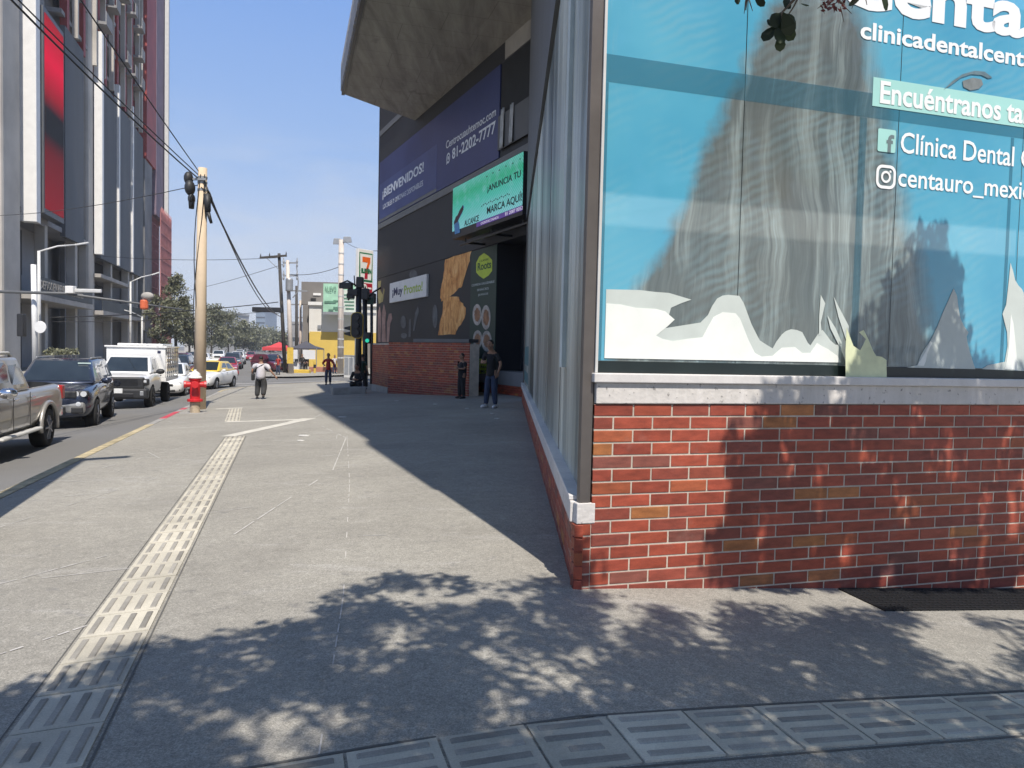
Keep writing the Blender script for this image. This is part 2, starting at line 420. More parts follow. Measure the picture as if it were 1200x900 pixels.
def mat_film():
    m, n, l, b = newmat('printed_film')
    uvn = n.new('ShaderNodeUVMap'); uvn.uv_map = 'UVMap'; co = uvn.outputs[0]
    sp = n.new('ShaderNodeSeparateXYZ'); l.new(co, sp.inputs[0]); u, v = sp.outputs[0], sp.outputs[1]
    blue = mixc(n, l, ramp(n, l, noise(n, l, co, .9, 4, .5), [(.3,0),(.7,1)]), (.06,.37,.57), (.13,.50,.67))
    # strands of hair: fine noise stretched along a slanted direction
    wn_ = n.new('ShaderNodeTexNoise'); wn_.inputs['Scale'].default_value = .8; wn_.inputs['Detail'].default_value = 3; l.new(co, wn_.inputs['Vector'])
    vm = n.new('ShaderNodeVectorMath'); vm.operation = 'SCALE'; vm.inputs['Scale'].default_value = .42; l.new(wn_.outputs['Color'], vm.inputs[0])
    va = n.new('ShaderNodeVectorMath'); va.operation = 'ADD'; l.new(co, va.inputs[0]); l.new(vm.outputs[0], va.inputs[1])
    def strands(rot, sx, sy, det=6):
        mp = n.new('ShaderNodeMapping'); mp.inputs['Rotation'].default_value = (0, 0, rad(rot)); mp.inputs['Scale'].default_value = (sx, sy, 1); l.new(va.outputs[0], mp.inputs[0])
        t = n.new('ShaderNodeTexNoise'); t.inputs['Scale'].default_value = 1.0; t.inputs['Detail'].default_value = det; t.inputs['Roughness'].default_value = .7; t.inputs['Distortion'].default_value = .3
        l.new(mp.outputs[0], t.inputs['Vector']); return t.outputs['Fac']
    st = strands(22, 24, 1.0); st2 = strands(-10, 40, 1.6); st3 = strands(18, 5, .5, 3)
    hair = mixc(n, l, ramp(n, l, st, [(.36,0),(.66,1)]), (.115,.145,.145), (.34,.41,.40))
    hair = mixc(n, l, ramp(n, l, st2, [(.56,0),(.72,.7)]), hair, (.44,.54,.54))
    hair = mixc(n, l, ramp(n, l, st3, [(.44,.75),(.56,0)]), hair, (.085,.11,.112))
    big = noise(n, l, co, 1.3, 3, .5)
    hair = mixc(n, l, ramp(n, l, big, [(.4,0),(.75,.5)]), hair, (.20,.19,.155))
    wob = math_(n, l, 'MULTIPLY', math_(n, l, 'SUBTRACT', noise(n, l, co, 3.2, 5, .6), .5), .30)
    # left edge of the hair leans right going up, right edge leans left
    e1 = math_(n, l, 'ADD', math_(n, l, 'SUBTRACT', u, math_(n, l, 'ADD', math_(n, l, 'MULTIPLY', v, .47), -.54)), wob)
    e1 = ramp(n, l, math_(n, l, 'ADD', math_(n, l, 'MULTIPLY', e1, 5), .5), [(.2,0),(.8,1)])
    e2 = math_(n, l, 'SUBTRACT', math_(n, l, 'ADD', math_(n, l, 'MULTIPLY', v, -.34), 2.98), u)
    e2 = ramp(n, l, math_(n, l, 'ADD', math_(n, l, 'MULTIPLY', math_(n, l, 'ADD', e2, wob), 3), .5), [(.2,0),(.8,1)])
    mask = math_(n, l, 'MULTIPLY', e1, e2)
    c = mixc(n, l, mask, blue, hair)
    # stray strand lines in the blue
    c = mixc(n, l, math_(n, l, 'MULTIPLY', ramp(n, l, st, [(.60,0),(.74,.55)]), ramp(n, l, noise(n, l, co, 1.1, 2), [(.45,0),(.62,1)])), c, (.33,.50,.52))
    # moire and reflection ripples painted into the film colour
    wv = n.new('ShaderNodeTexWave'); wv.inputs['Scale'].default_value = 5.5; wv.inputs['Distortion'].default_value = 5.5
    wv.inputs['Detail'].default_value = 2; wv.inputs['Detail Scale'].default_value = .8
    mp2 = n.new('ShaderNodeMapping'); mp2.inputs['Rotation'].default_value = (0, 0, rad(64)); l.new(co, mp2.inputs[0]); l.new(mp2.outputs[0], wv.inputs['Vector'])
    rip = math_(n, l, 'MULTIPLY', wv.outputs['Fac'], ramp(n, l, noise(n, l, co, 1.7, 3), [(.45,0),(.65,.24)]))
    rip = math_(n, l, 'MULTIPLY', rip, ramp(n, l, v, [(0,1),(1,1)]))
    c = mixc(n, l, rip, c, (.30,.52,.58))
    scr = noise(n, l, co, 5, 6, .8, 1.5)
    c = mixc(n, l, ramp(n, l, scr, [(.70,0),(.76,.35)]), c, (.5,.62,.64))
    l.new(c, b.inputs['Base Color']); b.inputs['Roughness'].default_value = .45
    b.inputs['Coat Weight'].default_value = .8; b.inputs['Coat Roughness'].default_value = .04
    tr = n.new('ShaderNodeBsdfTransparent'); ms = n.new('ShaderNodeMixShader'); ms.inputs[0].default_value = .80
    l.new(tr.outputs[0], ms.inputs[1]); l.new(b.outputs[0], ms.inputs[2]); l.new(ms.outputs[0], n['Material Output'].inputs[0])
    return m
M['film'] = mat_film()
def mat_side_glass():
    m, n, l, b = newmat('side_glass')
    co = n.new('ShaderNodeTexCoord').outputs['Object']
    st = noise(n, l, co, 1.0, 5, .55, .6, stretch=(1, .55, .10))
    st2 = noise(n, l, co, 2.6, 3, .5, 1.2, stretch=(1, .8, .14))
    c = mixc(n, l, ramp(n, l, st, [(.38,0),(.62,1)]), (.075,.10,.092), (.64,.68,.61))  # bright and dark reflection streaks painted into the glass colour
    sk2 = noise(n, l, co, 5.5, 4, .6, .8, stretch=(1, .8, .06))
    c = mixc(n, l, 1, c, ramp(n, l, sk2, [(.35,.80),(.65,1.15)]), 'MULTIPLY')  # finer streaks of the same painted reflection
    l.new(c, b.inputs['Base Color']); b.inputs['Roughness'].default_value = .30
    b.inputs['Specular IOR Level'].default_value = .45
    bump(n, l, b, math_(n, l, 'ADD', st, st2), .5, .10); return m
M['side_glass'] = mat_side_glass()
def mat_overlap():
    m, n, l, b = newmat('film_overlap'); b.inputs['Base Color'].default_value = (.03,.15,.22,1); b.inputs['Roughness'].default_value = .4
    tr = n.new('ShaderNodeBsdfTransparent'); ms = n.new('ShaderNodeMixShader'); ms.inputs[0].default_value = .42
    l.new(tr.outputs[0], ms.inputs[1]); l.new(b.outputs[0], ms.inputs[2]); l.new(ms.outputs[0], n['Material Output'].inputs[0]); return m
M['overlap'] = mat_overlap()

# ------------------------------------------------------------------ ground
def frange(a, b, st):
    n = max(1, int(round((b-a)/st))); return [a + (b-a)*i/n for i in range(n+1)]
xs_ = [-520,-380,-200,-120,-70,-40,-25,-18,-16.5] + frange(-16, 6, .5) + [7,10,20,60,200,420]
ys_ = [-60,-20,0,20,60,120,300,700,1000]
m = MB(); m.sheet([[V((x, y, zg(x) - .10)) for x in xs_] for y in ys_])
struct(m.build('ground', M['asphalt'], smooth=True))
KERB = 2.92
def ledge(s):                                # kerb line of the pavement: straight, then round the street corner
    if s < 35: return KERB
    return KERB - 7.5 + math.sqrt(max(0, 7.5**2 - (s-35)**2)) if s < 42.5 else KERB - 7.5
def lrow(s, a, b, n): return [SG(s, a + (b-a)*i/n) for i in range(n+1)]
ss = frange(-12, 35, .8) + frange(35.4, 42.4, .5)
m = MB(); m.sheet([lrow(s, -24, ledge(s), 60) for s in ss])
struct(m.build('pavement', M['plaza'], smooth=True))
def strip(m, pts, w0, dz, mi=0, wdir=None):  # thin ribbon lying on the ground along (s, l) points
    for (a, b) in zip(pts[:-1], pts[1:]):
        d = V((b[0]-a[0], b[1]-a[1], 0)).normalized(); nn = V((-d.y, d.x, 0))*w0/2
        k = max(1, int((V(b)-V(a)).length/.7)); g = []
        for i in range(k+1):
            q = V((a[0]+(b[0]-a[0])*i/k, a[1]+(b[1]-a[1])*i/k, 0))
            g.append([SG(q.x-nn.x, q.y-nn.y, dz), SG(q.x+nn.x, q.y+nn.y, dz)])
        m.sheet(g, mi)
# kerb: concrete block with worn yellow paint, red by the hydrant
m = MB(); kp = [(s, ledge(s)) for s in ss]
for i, (a, b) in enumerate(zip(kp[:-1], kp[1:])):
    mi = 2 if (18.6 < a[0] < 22.4 and int(a[0]*1.3) % 4 != 3) else (1 if a[0] < 17 or a[0] > 33 else 0)
    w2 = .13
    q = [SG(a[0],a[1]-w2,-.14), SG(a[0],a[1]+.02,-.14), SG(b[0],b[1]+.02,-.14), SG(b[0],b[1]-w2,-.14),
         SG(a[0],a[1]-w2,.006), SG(a[0],a[1]+.02,.006), SG(b[0],b[1]+.02,.006), SG(b[0],b[1]-w2,.006)]
    m.hexa(q, mi)
struct(m.build('kerb', [M['kerb'], M['kerb_yellow'], M['kerb_red']]))
# far pavements
m = MB(); m.sheet([[SG(s, l, .03) for l in frange(15.6, 60, 1.5)] for s in frange(-20, 300, 4)])
struct(m.build('far_pavement', M['plaza']))
m = MB(); m.sheet([[SG(s, l, .02) for l in frange(-60, 2.0, 1.5)] for s in frange(56, 240, 3)])
struct(m.build('pavement_beyond_crossing', M['plaza']))
m = MB()
for a, b in (((43.6, -3), (43.6, 14)), ((47.0, -3), (47.0, 14))): strip(m, [a, b], .35, -.094)
for l in (6.4, 9.9): 
    for s in range(-10, 200, 8): strip(m, [(s, l), (s+3.5, l)], .13, -.094)
struct(m.build('road_marking', M['roadline']))

# tactile paving
rt = random.Random(3)
def tiles(m, a, b, wd=.31, gap=.012, ribs=4, along=True):
    a, b = V((a[0], a[1], 0)), V((b[0], b[1], 0)); d = (b-a).normalized(); q = V((-d.y, d.x, 0))
    n = max(1, int(round((b-a).length/(wd+gap)))); st = (b-a).length/n
    def P(x, y, z): p = a + d*x + q*y; return SG(p.x, p.y, z)
    for i in range(n):
        x0, x1 = i*st+gap/2, (i+1)*st-gap/2; h = .006 + rt.uniform(-.002, .002); t = rt.uniform(.82, 1.14)
        m.hexa([P(x0,-wd/2,-.01), P(x1,-wd/2,-.01), P(x1,wd/2,-.01), P(x0,wd/2,-.01), P(x0,-wd/2,h), P(x1,-wd/2,h), P(x1,wd/2,h), P(x0,wd/2,h)], 0, t)
        for k in range(ribs):
            c = -wd/2 + wd*(k+.5)/ribs; rw = wd/ribs*.22; e = .03
            if rt.random() < .06: e = .09
            z0, z1 = h-.001, h+.0055; tt = t*rt.uniform(.8, 1.2)
            m.hexa([P(x0+e,c-rw,z0), P(x1-e,c-rw,z0), P(x1-e,c+rw,z0), P(x0+e,c+rw,z0),
                    P(x0+e+.006,c-rw+.006,z1), P(x1-e-.006,c-rw+.006,z1), P(x1-e-.006,c+rw-.006,z1), P(x0+e+.006,c+rw-.006,z1)], 1, tt)
def tmat(m, name, src):
    return src
M['tileT'] = mat('tactile_tile_worn', (.50,.465,.38), .85, .2, 2.2, bmp=.1, fine=.14, tone=True)
M['ribT'] = mat('tactile_rib_worn', (.31,.292,.255), .85, .25, 3.5, fine=.16, tone=True)
m = MB()
tiles(m, (-1.2, .77), (13.75, .90))
tiles(m, (17.3, 1.2), (21.7, 1.42))
tiles(m, (2.345, .45), (2.36, -8.5))
struct(m.build('tactile_paving', [M['tileT'], M['ribT']]))
M['pale_band'] = mat('pale_paving', (.56,.535,.47), .85, .15, 4, fine=.1)
m = MB()
for pts, ww in (([(13.86, 1.04), (16.3, -.12)], .27), ([(16.3, -.12), (17.0, -.42)], .34), ([(16.75, -.30), (17.12, 1.32)], .25), ([(21.86, 1.25), (21.9, 1.95)], .24)): strip(m, pts, ww, .004)
struct(m.build('pale_paving', M['pale_band']))
m = MB()
for a, b, ww in (((-1.2,.595),(13.7,.725),.008), ((-1.2,.945),(13.7,1.075),.006), ((2.17,.45),(2.185,-8.5),.010), ((2.52,.45),(2.535,-8.5),.014)):
    strip(m, [a, b], ww, .003)
struct(m.build('paving_joint', M['joint']))
m = MB()
j = [(1.6,.0),(4.2,-.30),(8,-.62),(13,-.95),(18,-1.2)]
for a, b in zip(j[:-1], j[1:]):
    for k in range(14):
        if rt.random() < .72: f0, f1 = k/14, (k+rt.uniform(.5, 1))/14; strip(m, [(a[0]+(b[0]-a[0])*f0, a[1]+(b[1]-a[1])*f0), (a[0]+(b[0]-a[0])*f1, a[1]+(b[1]-a[1])*f1)], .006, .0035)
for k in range(18):
    a = rt.uniform(-12, 8), 0
    s0, l0 = rt.uniform(3.5, 18), rt.uniform(-1.0, 2.7); an = rt.uniform(-.5, .5) + (1.4 if rt.random() < .7 else 0); ln = rt.uniform(.15, .9)
    strip(m, [(s0, l0), (s0+ln*math.cos(an), l0+ln*math.sin(an))], rt.uniform(.006, .016), .0035)
for pts in ([(6.2,2.6),(8.2,1.9),(9.6,1.35)],[(4.6,2.3),(5.3,1.6),(5.8,1.1)],[(9.5,2.7),(11.6,1.9),(13.2,1.35)],[(6.0,.4),(9.0,-.5),(12.5,-.9),(15.0,-.6)],[(3.4,1.9),(3.9,1.3),(4.2,.98)],[(14.5,.6),(17,-.5),(19,-.9)]):
    for a, b in zip(pts[:-1], pts[1:]):
        for k in range(6):
            if rt.random() < .8: f0, f1 = k/6, (k+rt.uniform(.6, 1))/6; strip(m, [(a[0]+(b[0]-a[0])*f0, a[1]+(b[1]-a[1])*f0), (a[0]+(b[0]-a[0])*f1, a[1]+(b[1]-a[1])*f1)], rt.uniform(.008,.018), .0035)
struct(m.build('pavement_scratches', M['scratch']))

# ------------------------------------------------------------------ corner building
A = PW.copy(); A.z = 0
Bp = gp(611.5, 470); Bp.z = 0
dW = V((-L2[0], -L2[1], 0))                  # along the front, to the right
dL = (Bp - A).normalized(); nL = V((-dL.y, dL.x, 0))      # along the left side; outward normal
if nL.x > 0: nL = -nL
Z_LOW, Z_LOWCAP = .37, .52                   # low side wall and its sill
pt = W(697, 473); Z_BT = pt.z                # top of front brickwork
uC = (V((pt.x, pt.y, 0)) - A).dot(dW)        # where the tall front brickwork starts
Z_SILL = W(697, 448).z; Z_CAP = W(697, 437).z
Z_WT = 4.7
Z_ST = 5.0                                   # top of the side glazing
FR = 11.0                                    # length of front
cb = thing('corner_building', 'corner building with red brick base, blue printed window and grey glass side', 'building', A)
rb = random.Random(11)
BT = [(0.299,0.062,0.034),(0.322,0.069,0.036),(0.266,0.055,0.032),(0.333,0.089,0.038),(0.233,0.059,0.04),(0.288,0.069,0.04),(0.377,0.142,0.048),(0.2,0.066,0.048),(0.299,0.062,0.034),(0.244,0.057,0.036)]
def bricks(m, o, d, n, x0, x1, z0, z1, bw, bh, g=.010, zf=None, ph=0):
    rows = int(round((z1 - z0)/(bh))); bh = (z1 - z0)/rows
    for r in range(rows):
        x = x0 - (bw/2 if (r + ph) % 2 else 0)
        low = [(.8 if r < rows*.25 else 1), ]
        while x < x1:
            a, b = max(x, x0), min(x + bw - g, x1); x += bw
            if b - a < .02: continue
            za, zb = z0 + r*bh + g/2, z0 + (r+1)*bh - g/2
            if zf and zb < zf((a+b)/2): continue
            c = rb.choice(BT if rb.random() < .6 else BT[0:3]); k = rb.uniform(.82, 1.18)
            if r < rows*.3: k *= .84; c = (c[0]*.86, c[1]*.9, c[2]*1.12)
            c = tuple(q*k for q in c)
            e = rb.uniform(-.001, .0015); q = [o + d*a, o + d*b]
            fr = n*e
            m.hexa([q[0]+fr+V((0,0,za)), q[1]+fr+V((0,0,za)), q[1]-n*.05+V((0,0,za)), q[0]-n*.05+V((0,0,za)),
                    q[0]+fr+V((0,0,zb)), q[1]+fr+V((0,0,zb)), q[1]-n*.05+V((0,0,zb)), q[0]-n*.05+V((0,0,zb))], 0, c)
bh = (Z_BT - 0.0)/14.0; bw = .252
m = MB()
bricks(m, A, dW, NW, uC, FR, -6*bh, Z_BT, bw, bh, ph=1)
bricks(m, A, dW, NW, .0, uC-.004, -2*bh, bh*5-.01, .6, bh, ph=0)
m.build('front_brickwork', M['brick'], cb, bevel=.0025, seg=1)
LS = (Bp - A).length
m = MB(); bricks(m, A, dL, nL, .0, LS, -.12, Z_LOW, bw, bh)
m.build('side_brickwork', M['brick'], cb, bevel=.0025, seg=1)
m = MB()
m.slab(A + dW*uC - NW*.0035, A + dW*FR - NW*.0035, NW, .12, -1.2, Z_BT-.004)
m.slab(A - NW*.0035 + dW*.03, A + dW*uC - NW*.0035, NW, .06, -.6, Z_LOW-.004)
m.slab(A - nL*.0035 + dL*.05, A + dL*LS - nL*.0035, nL, .10, -.6, Z_LOW-.004)
m.build('mortar', M['mortar'], cb)
# sills
m = MB(); m.slab(A + dW*(uC+.004) + NW*.012, A + dW*FR + NW*.012, NW, .09, Z_BT, Z_SILL)
m.build('rough_sill', M['sill'], cb, bevel=.006)
m = MB(); m.slab(A + dW*(uC-.02) + NW*.035, A + dW*FR + NW*.035, NW, .12, Z_SILL, Z_CAP)
m.build('sill_cap', M['sill_cap'], cb, bevel=.006)
m = MB(); m.slab(A + dL*.06 + nL*.025, A + dL*LS + nL*.025, nL, .16, Z_LOW, Z_LOWCAP - .03)
m.slab(A + dW*.01 + NW*.004, A + dW*(uC+.02) + NW*.004, NW, .06, Z_LOW, Z_LOWCAP - .03)
m.build('side_sill', M['sill'], cb, bevel=.005)
m = MB(); m.slab(A + dL*.1 + nL*.03, A + dL*LS + nL*.03, nL, .2, Z_LOWCAP-.028, Z_LOWCAP)
m.build('side_sill_cap', M['sill_cap'], cb, bevel=.004)
# corner post
pb = W(690, 585); uP = (V((pb.x, pb.y, 0)) - A).dot(dW)
m = MB()
m.slab(A + dW*(uC-.075) - NW*.01, A + dW*(uC-.006) - NW*.01, NW, .045, Z_LOWCAP-.03, Z_ST)
m.build('corner_post', M['post'], cb, bevel=.004)
m = MB(); m.slab(A + dW*(uC-.003) + NW*.0, A + dW*(uC+.014) + NW*.0, NW, .08, Z_CAP+.002, Z_WT)
m.build('edge_trim', M['pale_steel'], cb, bevel=.002)
# front window: film, frame, glass, panes
GS = -.055                                   # set back of the glass
def fu(p): return (V((p.x, p.y, 0)) - A).dot(dW)
zb0 = W(800, 436, GS).z + .06
u0 = uC + .02
WO = A + NW*GS
def wuv(p): return (fu(p) - u0, p.z)
seams = [fu(W(866, 300, GS)), fu(W(1048, 260, GS)), fu(W(1192, 300, GS)), 5.9, 7.3, 8.7, FR-.05]
edges = [u0] + seams
for a, b in zip(edges[:-1], edges[1:]):
    p = MB(); q = [WO + dW*(a+.003), WO + dW*(b-.003)]
    p.add([V((q[0].x,q[0].y,zb0)), V((q[1].x,q[1].y,zb0)), V((q[1].x,q[1].y,Z_WT)), V((q[0].x,q[0].y,Z_WT))], [(0,1,2,3)])
    p.build('window_film', M['film'], cb, uv=wuv)
for a in seams:
    m = MB(); m.slab(WO + dW*(a-.003) - NW*.001, WO + dW*(a+.003) - NW*.001, NW, .012, zb0, Z_WT); m.build('pane_seam', M['frame_black'], cb)
m = MB(); m.slab(WO + dW*u0 + NW*.004, WO + dW*FR + NW*.004, NW, .05, Z_CAP+.001, zb0-.002)
m.build('window_frame', M['frame_black'], cb, bevel=.003)
m = MB()                                      # steel behind the film: transom and uprights
zt0, zt1 = W(800, 108, GS).z, W(800, 76, GS).z
m.slab(WO + dW*u0 - NW*.03, WO + dW*FR - NW*.03, NW, .06, zt0, zt1)
m.build('inner_frame', M['transom'], cb)
m = MB(); m.slab(WO + dW*(u0+.35) - NW*1.5, WO + dW*FR - NW*1.5, NW, .05, Z_CAP, Z_WT)
m.build('inner_wall', M['inside'], cb)
def lap(u0_, u1_, z0_, z1_):
    m = MB(); p, q = WO + dW*u0_ + NW*.0012, WO + dW*u1_ + NW*.0012
    m.add([V((p.x,p.y,z0_)), V((q.x,q.y,z0_)), V((q.x,q.y,z1_)), V((p.x,p.y,z1_))], [(0,1,2,3)]); m.build('film_overlap', M['overlap'], cb)
lap(u0, FR-.1, zt0, zt1); lap(u0, u0+.035, zb0, zt0-.002)
a = fu(W(1003, 250, GS)); lap(a, a+.055, zb0, zt0-.002); a = fu(W(1180, 250, GS)); lap(a, a+.03, zb0, zt0-.002)
# torn paper left on the glass
def shp(name, pts, mt, off, scale=1.0, o=(0,0), th=.0015):
    m = MB(); m.prism([W(o[0]+x*scale, o[1]+y*scale, GS+off) for x, y in pts], NW*th)
    return m.build(name, mt, cb)
s1, o1 = 1/2.3077, (680, 300)
shp('torn_paper', [(70,90),(160,92),(200,97),(240,100),(300,118),(272,128),(245,140),(238,165),(225,180),(230,195),(262,190),(325,180),(335,170),(345,160),(356,136),(370,115),(385,107),(400,105),(430,108),(442,128),(450,150),(463,185),(478,215),(485,228),(500,238),(520,250),(530,232),(545,212),(556,203),(570,198),(585,200),(600,206),(615,235),(622,242),(640,215),(648,205),(655,200),(666,214),(676,228),(690,240),(705,240),(705,288),(65,276)], M['paper_grey'], .002, s1, o1)
shp('torn_paper', [(70,128),(110,131),(150,140),(205,143),(230,150),(255,172),(236,190),(205,215),(222,224),(250,230),(290,224),(330,220),(345,192),(360,165),(385,152),(420,155),(432,170),(440,190),(455,228),(472,262),(490,272),(520,270),(545,248),(580,246),(600,262),(622,262),(640,235),(654,244),(670,252),(695,270),(705,288),(65,276)], M['paper'], .004, s1, o1)
shp('torn_paper', [(650,105),(662,128),(650,180),(653,212),(645,215),(646,160)], M['paper_grey'], .004, s1, o1)
shp('torn_paper', [(685,110),(700,140),(726,190),(730,235),(718,225),(698,165)], M['paper_grey'], .004, s1, o1)
shp('torn_paper', [(668,160),(690,195),(707,235),(700,243),(676,195)], M['paper_grey'], .006, s1, o1)
s3, o3 = 1/3.75, (900, 240)
shp('torn_paper', [(610,715),(655,705),(672,660),(690,630),(715,595),(745,532),(770,470),(795,415),(815,368),(830,400),(836,450),(845,500),(862,535),(880,560),(872,580),(876,606),(890,660),(910,722)], M['paper_grey'], .003, s3, o3)
shp('torn_paper', [(655,706),(690,650),(712,600),(722,606),(700,650),(692,690),(684,708)], M['paper'], .005, s3, o3)
shp('torn_paper', [(940,722),(965,705),(1040,690),(1052,620),(1050,560),(1040,520),(1030,480),(1046,440),(1058,330),(1065,255),(1076,290),(1085,330),(1100,355),(1115,370),(1122,385),(1125,400),(1125,730)], M['paper_grey'], .003, s3, o3)
shp('torn_paper', [(1040,722),(1048,690),(1058,620),(1066,480),(1078,520),(1090,640),(1098,726)], M['paper'], .005, s3, o3)
shp('yellow_paper', [(340,640),(345,540),(356,570),(375,620),(405,640),(418,615),(430,590),(412,572),(400,560),(420,550),(440,590),(460,640),(475,664),(500,668),(520,682),(521,760),(341,758)], M['paper_yellow'], .062, s3, o3)
# lettering on the film
def wtext(s, bl, br, tl, mt, bold=0.0, off=.003, name='lettering'):
    a, b, c = W(*bl, GS+off), W(*br, GS+off), W(*tl, GS+off)
    return text(s, name, mt, cb, a, V((b.x-a.x, b.y-a.y, 0)), (0,0,1), (V((b.x,b.y,0))-V((a.x,a.y,0))).length, c.z - a.z, bold, .001)
wtext('clinicadentalcentauro.com', (1008, 45), (1296, 94), (1008, 24), M['print_white'], .024)
wtext('Centauro', (979, 5), (1312, 59), (979, -60), M['print_white'], .035)
bn = [W(*p, GS+.002) for p in ((1022,124),(1300,160),(1300,131),(1022,90))]
z0_, z1_ = bn[0].z, bn[3].z
m = MB(); m.prism([V((bn[0].x,bn[0].y,z0_)), V((bn[1].x,bn[1].y,z0_)), V((bn[1].x,bn[1].y,z1_)), V((bn[0].x,bn[0].y,z1_))], NW*.0015)
m.build('banner_strip', M['print_mint'], cb)
wtext('Encuéntranos también', (1031, 121), (1255, 151), (1031, 94), M['print_white'], .022, .0055)
wtext('Clínica Dental Centauro', (1055, 179), (1278, 205), (1055, 154), M['print_white'], .010)
wtext('centauro_mexico', (1052, 222), (1219, 237), (1052, 197), M['print_white'], .010)
def icon_frame(px0, py0, px1, py1, off):     # square on the glass: returns origin, right, size
    a = W(px0, py1, GS+off); b = W(px1, py1, GS+off); c = W(px0, py0, GS+off)
    return a, dW, (V((b.x,b.y,0))-V((a.x,a.y,0))).length, c.z - a.z
def rr(a, d, x0, y0, x1, y1, r, k=5):
    pts = []
    for cx, cy, t in ((x1-r, y0+r, -90), (x1-r, y1-r, 0), (x0+r, y1-r, 90), (x0+r, y0+r, 180)):
        for i in range(k+1):
            q = rad(t + 90*i/k); pts.append(a + d*(cx + r*math.cos(q)) + V((0,0,cy + r*math.sin(q))))
    return pts
a, d, ww, hh = icon_frame(1028, 150, 1049, 177, .003)
m = MB(); m.prism(rr(a, d, 0, 0, ww, hh, .012), NW*.0015); ic = m.build('social_icon', M['print_mint'], cb)
M['film_grey'] = mat('film_grey', (.14,.19,.20), .5, .1, 3)
text('f', 'letter_f', M['film_grey'], ic, a + d*ww*.48 + NW*.0022, d, (0,0,1), ww*.42, hh*.78, .03, .001)
a, d, ww, hh = icon_frame(1026, 192, 1049, 220, .003)
m = MB(); o_ = rr(a, d, 0, 0, ww, hh, ww*.3); i_ = rr(a, d, ww*.12, ww*.12, ww*.88, hh-ww*.12, ww*.2)
def ring_(m, o_, i_, th):
    n = len(o_)
    for k in range(n):
        k2 = (k+1) % n; q = [o_[k], o_[k2], i_[k2], i_[k]]; m.hexa(q + [p + th for p in q])
ring_(m, o_, i_, NW*.0015)
cc = a + d*ww*.5 + V((0,0,hh*.5))
def circ(c, d, r, n=24): return [c + d*r*math.cos(2*math.pi*k/n) + V((0,0,r*math.sin(2*math.pi*k/n))) for k in range(n)]
ring_(m, circ(cc, d, ww*.25), circ(cc, d, ww*.155), NW*.0015)
m.prism(circ(cc + d*ww*.22 + V((0,0,hh*.24)), d, ww*.05, 10), NW*.0015)
m.build('social_icon', M['print_white'], cb)
# printed eye and lip of the portrait
M['eye_dark'] = mat('eye_print', (.13,.20,.23), .5, .3, 12)
M['eye_brown'] = mat('iris_print', (.17,.19,.19), .5, .3, 12)
e = [(1108,103),(1116,96),(1126,90),(1138,87),(1150,88),(1159,93),(1156,100),(1149,105),(1138,107),(1128,104),(1118,103)]
shp('printed_eye', [(1106,105),(1116,95),(1128,87),(1142,83),(1154,84),(1163,91),(1158,92),(1150,88),(1138,87),(1126,91),(1114,100)], M['eye_dark'], .004, 1, (0,0), .001)
shp('printed_eye', [(1128,95),(1140,91),(1150,93),(1152,99),(1147,104),(1137,106),(1129,102)], M['eye_brown'], .004, 1, (0,0), .001)
# glazing of the left side
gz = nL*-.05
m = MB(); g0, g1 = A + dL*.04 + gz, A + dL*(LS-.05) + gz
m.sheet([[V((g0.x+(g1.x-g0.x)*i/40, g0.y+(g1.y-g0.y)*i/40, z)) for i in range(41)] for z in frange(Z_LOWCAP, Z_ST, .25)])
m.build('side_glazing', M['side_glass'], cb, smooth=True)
M['teal_print'] = mat('teal_print', (.10,.24,.26), .4, .1, 3)
m = MB()
for x0, x1, z0, z1 in ((12.6, 16.2, 1.05, 1.5), (12.6, 16.2, .62, .88)):
    m.slab(A + dL*x0 - nL*.046, A + dL*x1 - nL*.046, nL, .003, z0, z1)
m.build('teal_strip', M['teal_print'], cb)
for x0, x1, o_, t_ in [(LS-.12, LS, .02, .08)] + [(x-.012, x+.012, .046, .02) for x in frange(2.2, LS-.1, 2.2)[:-1]]:
    m = MB(); m.slab(A + dL*x0 - nL*o_, A + dL*x1 - nL*o_, nL, t_, Z_LOWCAP, Z_ST); m.build('side_mullion', M['post'], cb)
m = MB()
m.slab(A + dL*.0 - nL*.002, A + dL*LS - nL*.002, nL, .4, Z_ST+.02, 11.5)
m.slab(A + dW*.03 + NW*.0, A + dW*FR + NW*.0, NW, .4, Z_ST+.03, 11.5)
m.build('upper_cladding', M['grey_panel'], cb)
m = MB(); m.slab(A + dL*LS - nL*.06, A + dL*LS + V((9, 0, 0)) - nL*.06, V((0, 1, 0)), .3, -.3, 11.4)
m.build('end_wall', M['dark'], cb)
# tower above (its left edge throws the long shadow over the pavement)
m = MB()
b0, b1, b2, b3 = A + dL*.05 - nL*.10, A + dL*LS - nL*.1, A + dL*LS + V((14, 0, 0)), A + dW*14
HT = 34.5
m.hexa([V((p.x,p.y,11.52)) for p in (b0, b3, b2, b1)] + [V((p.x,p.y,HT)) for p in (b0, b3, b2, b1)])
m.build('tower', M['concrete'], cb)
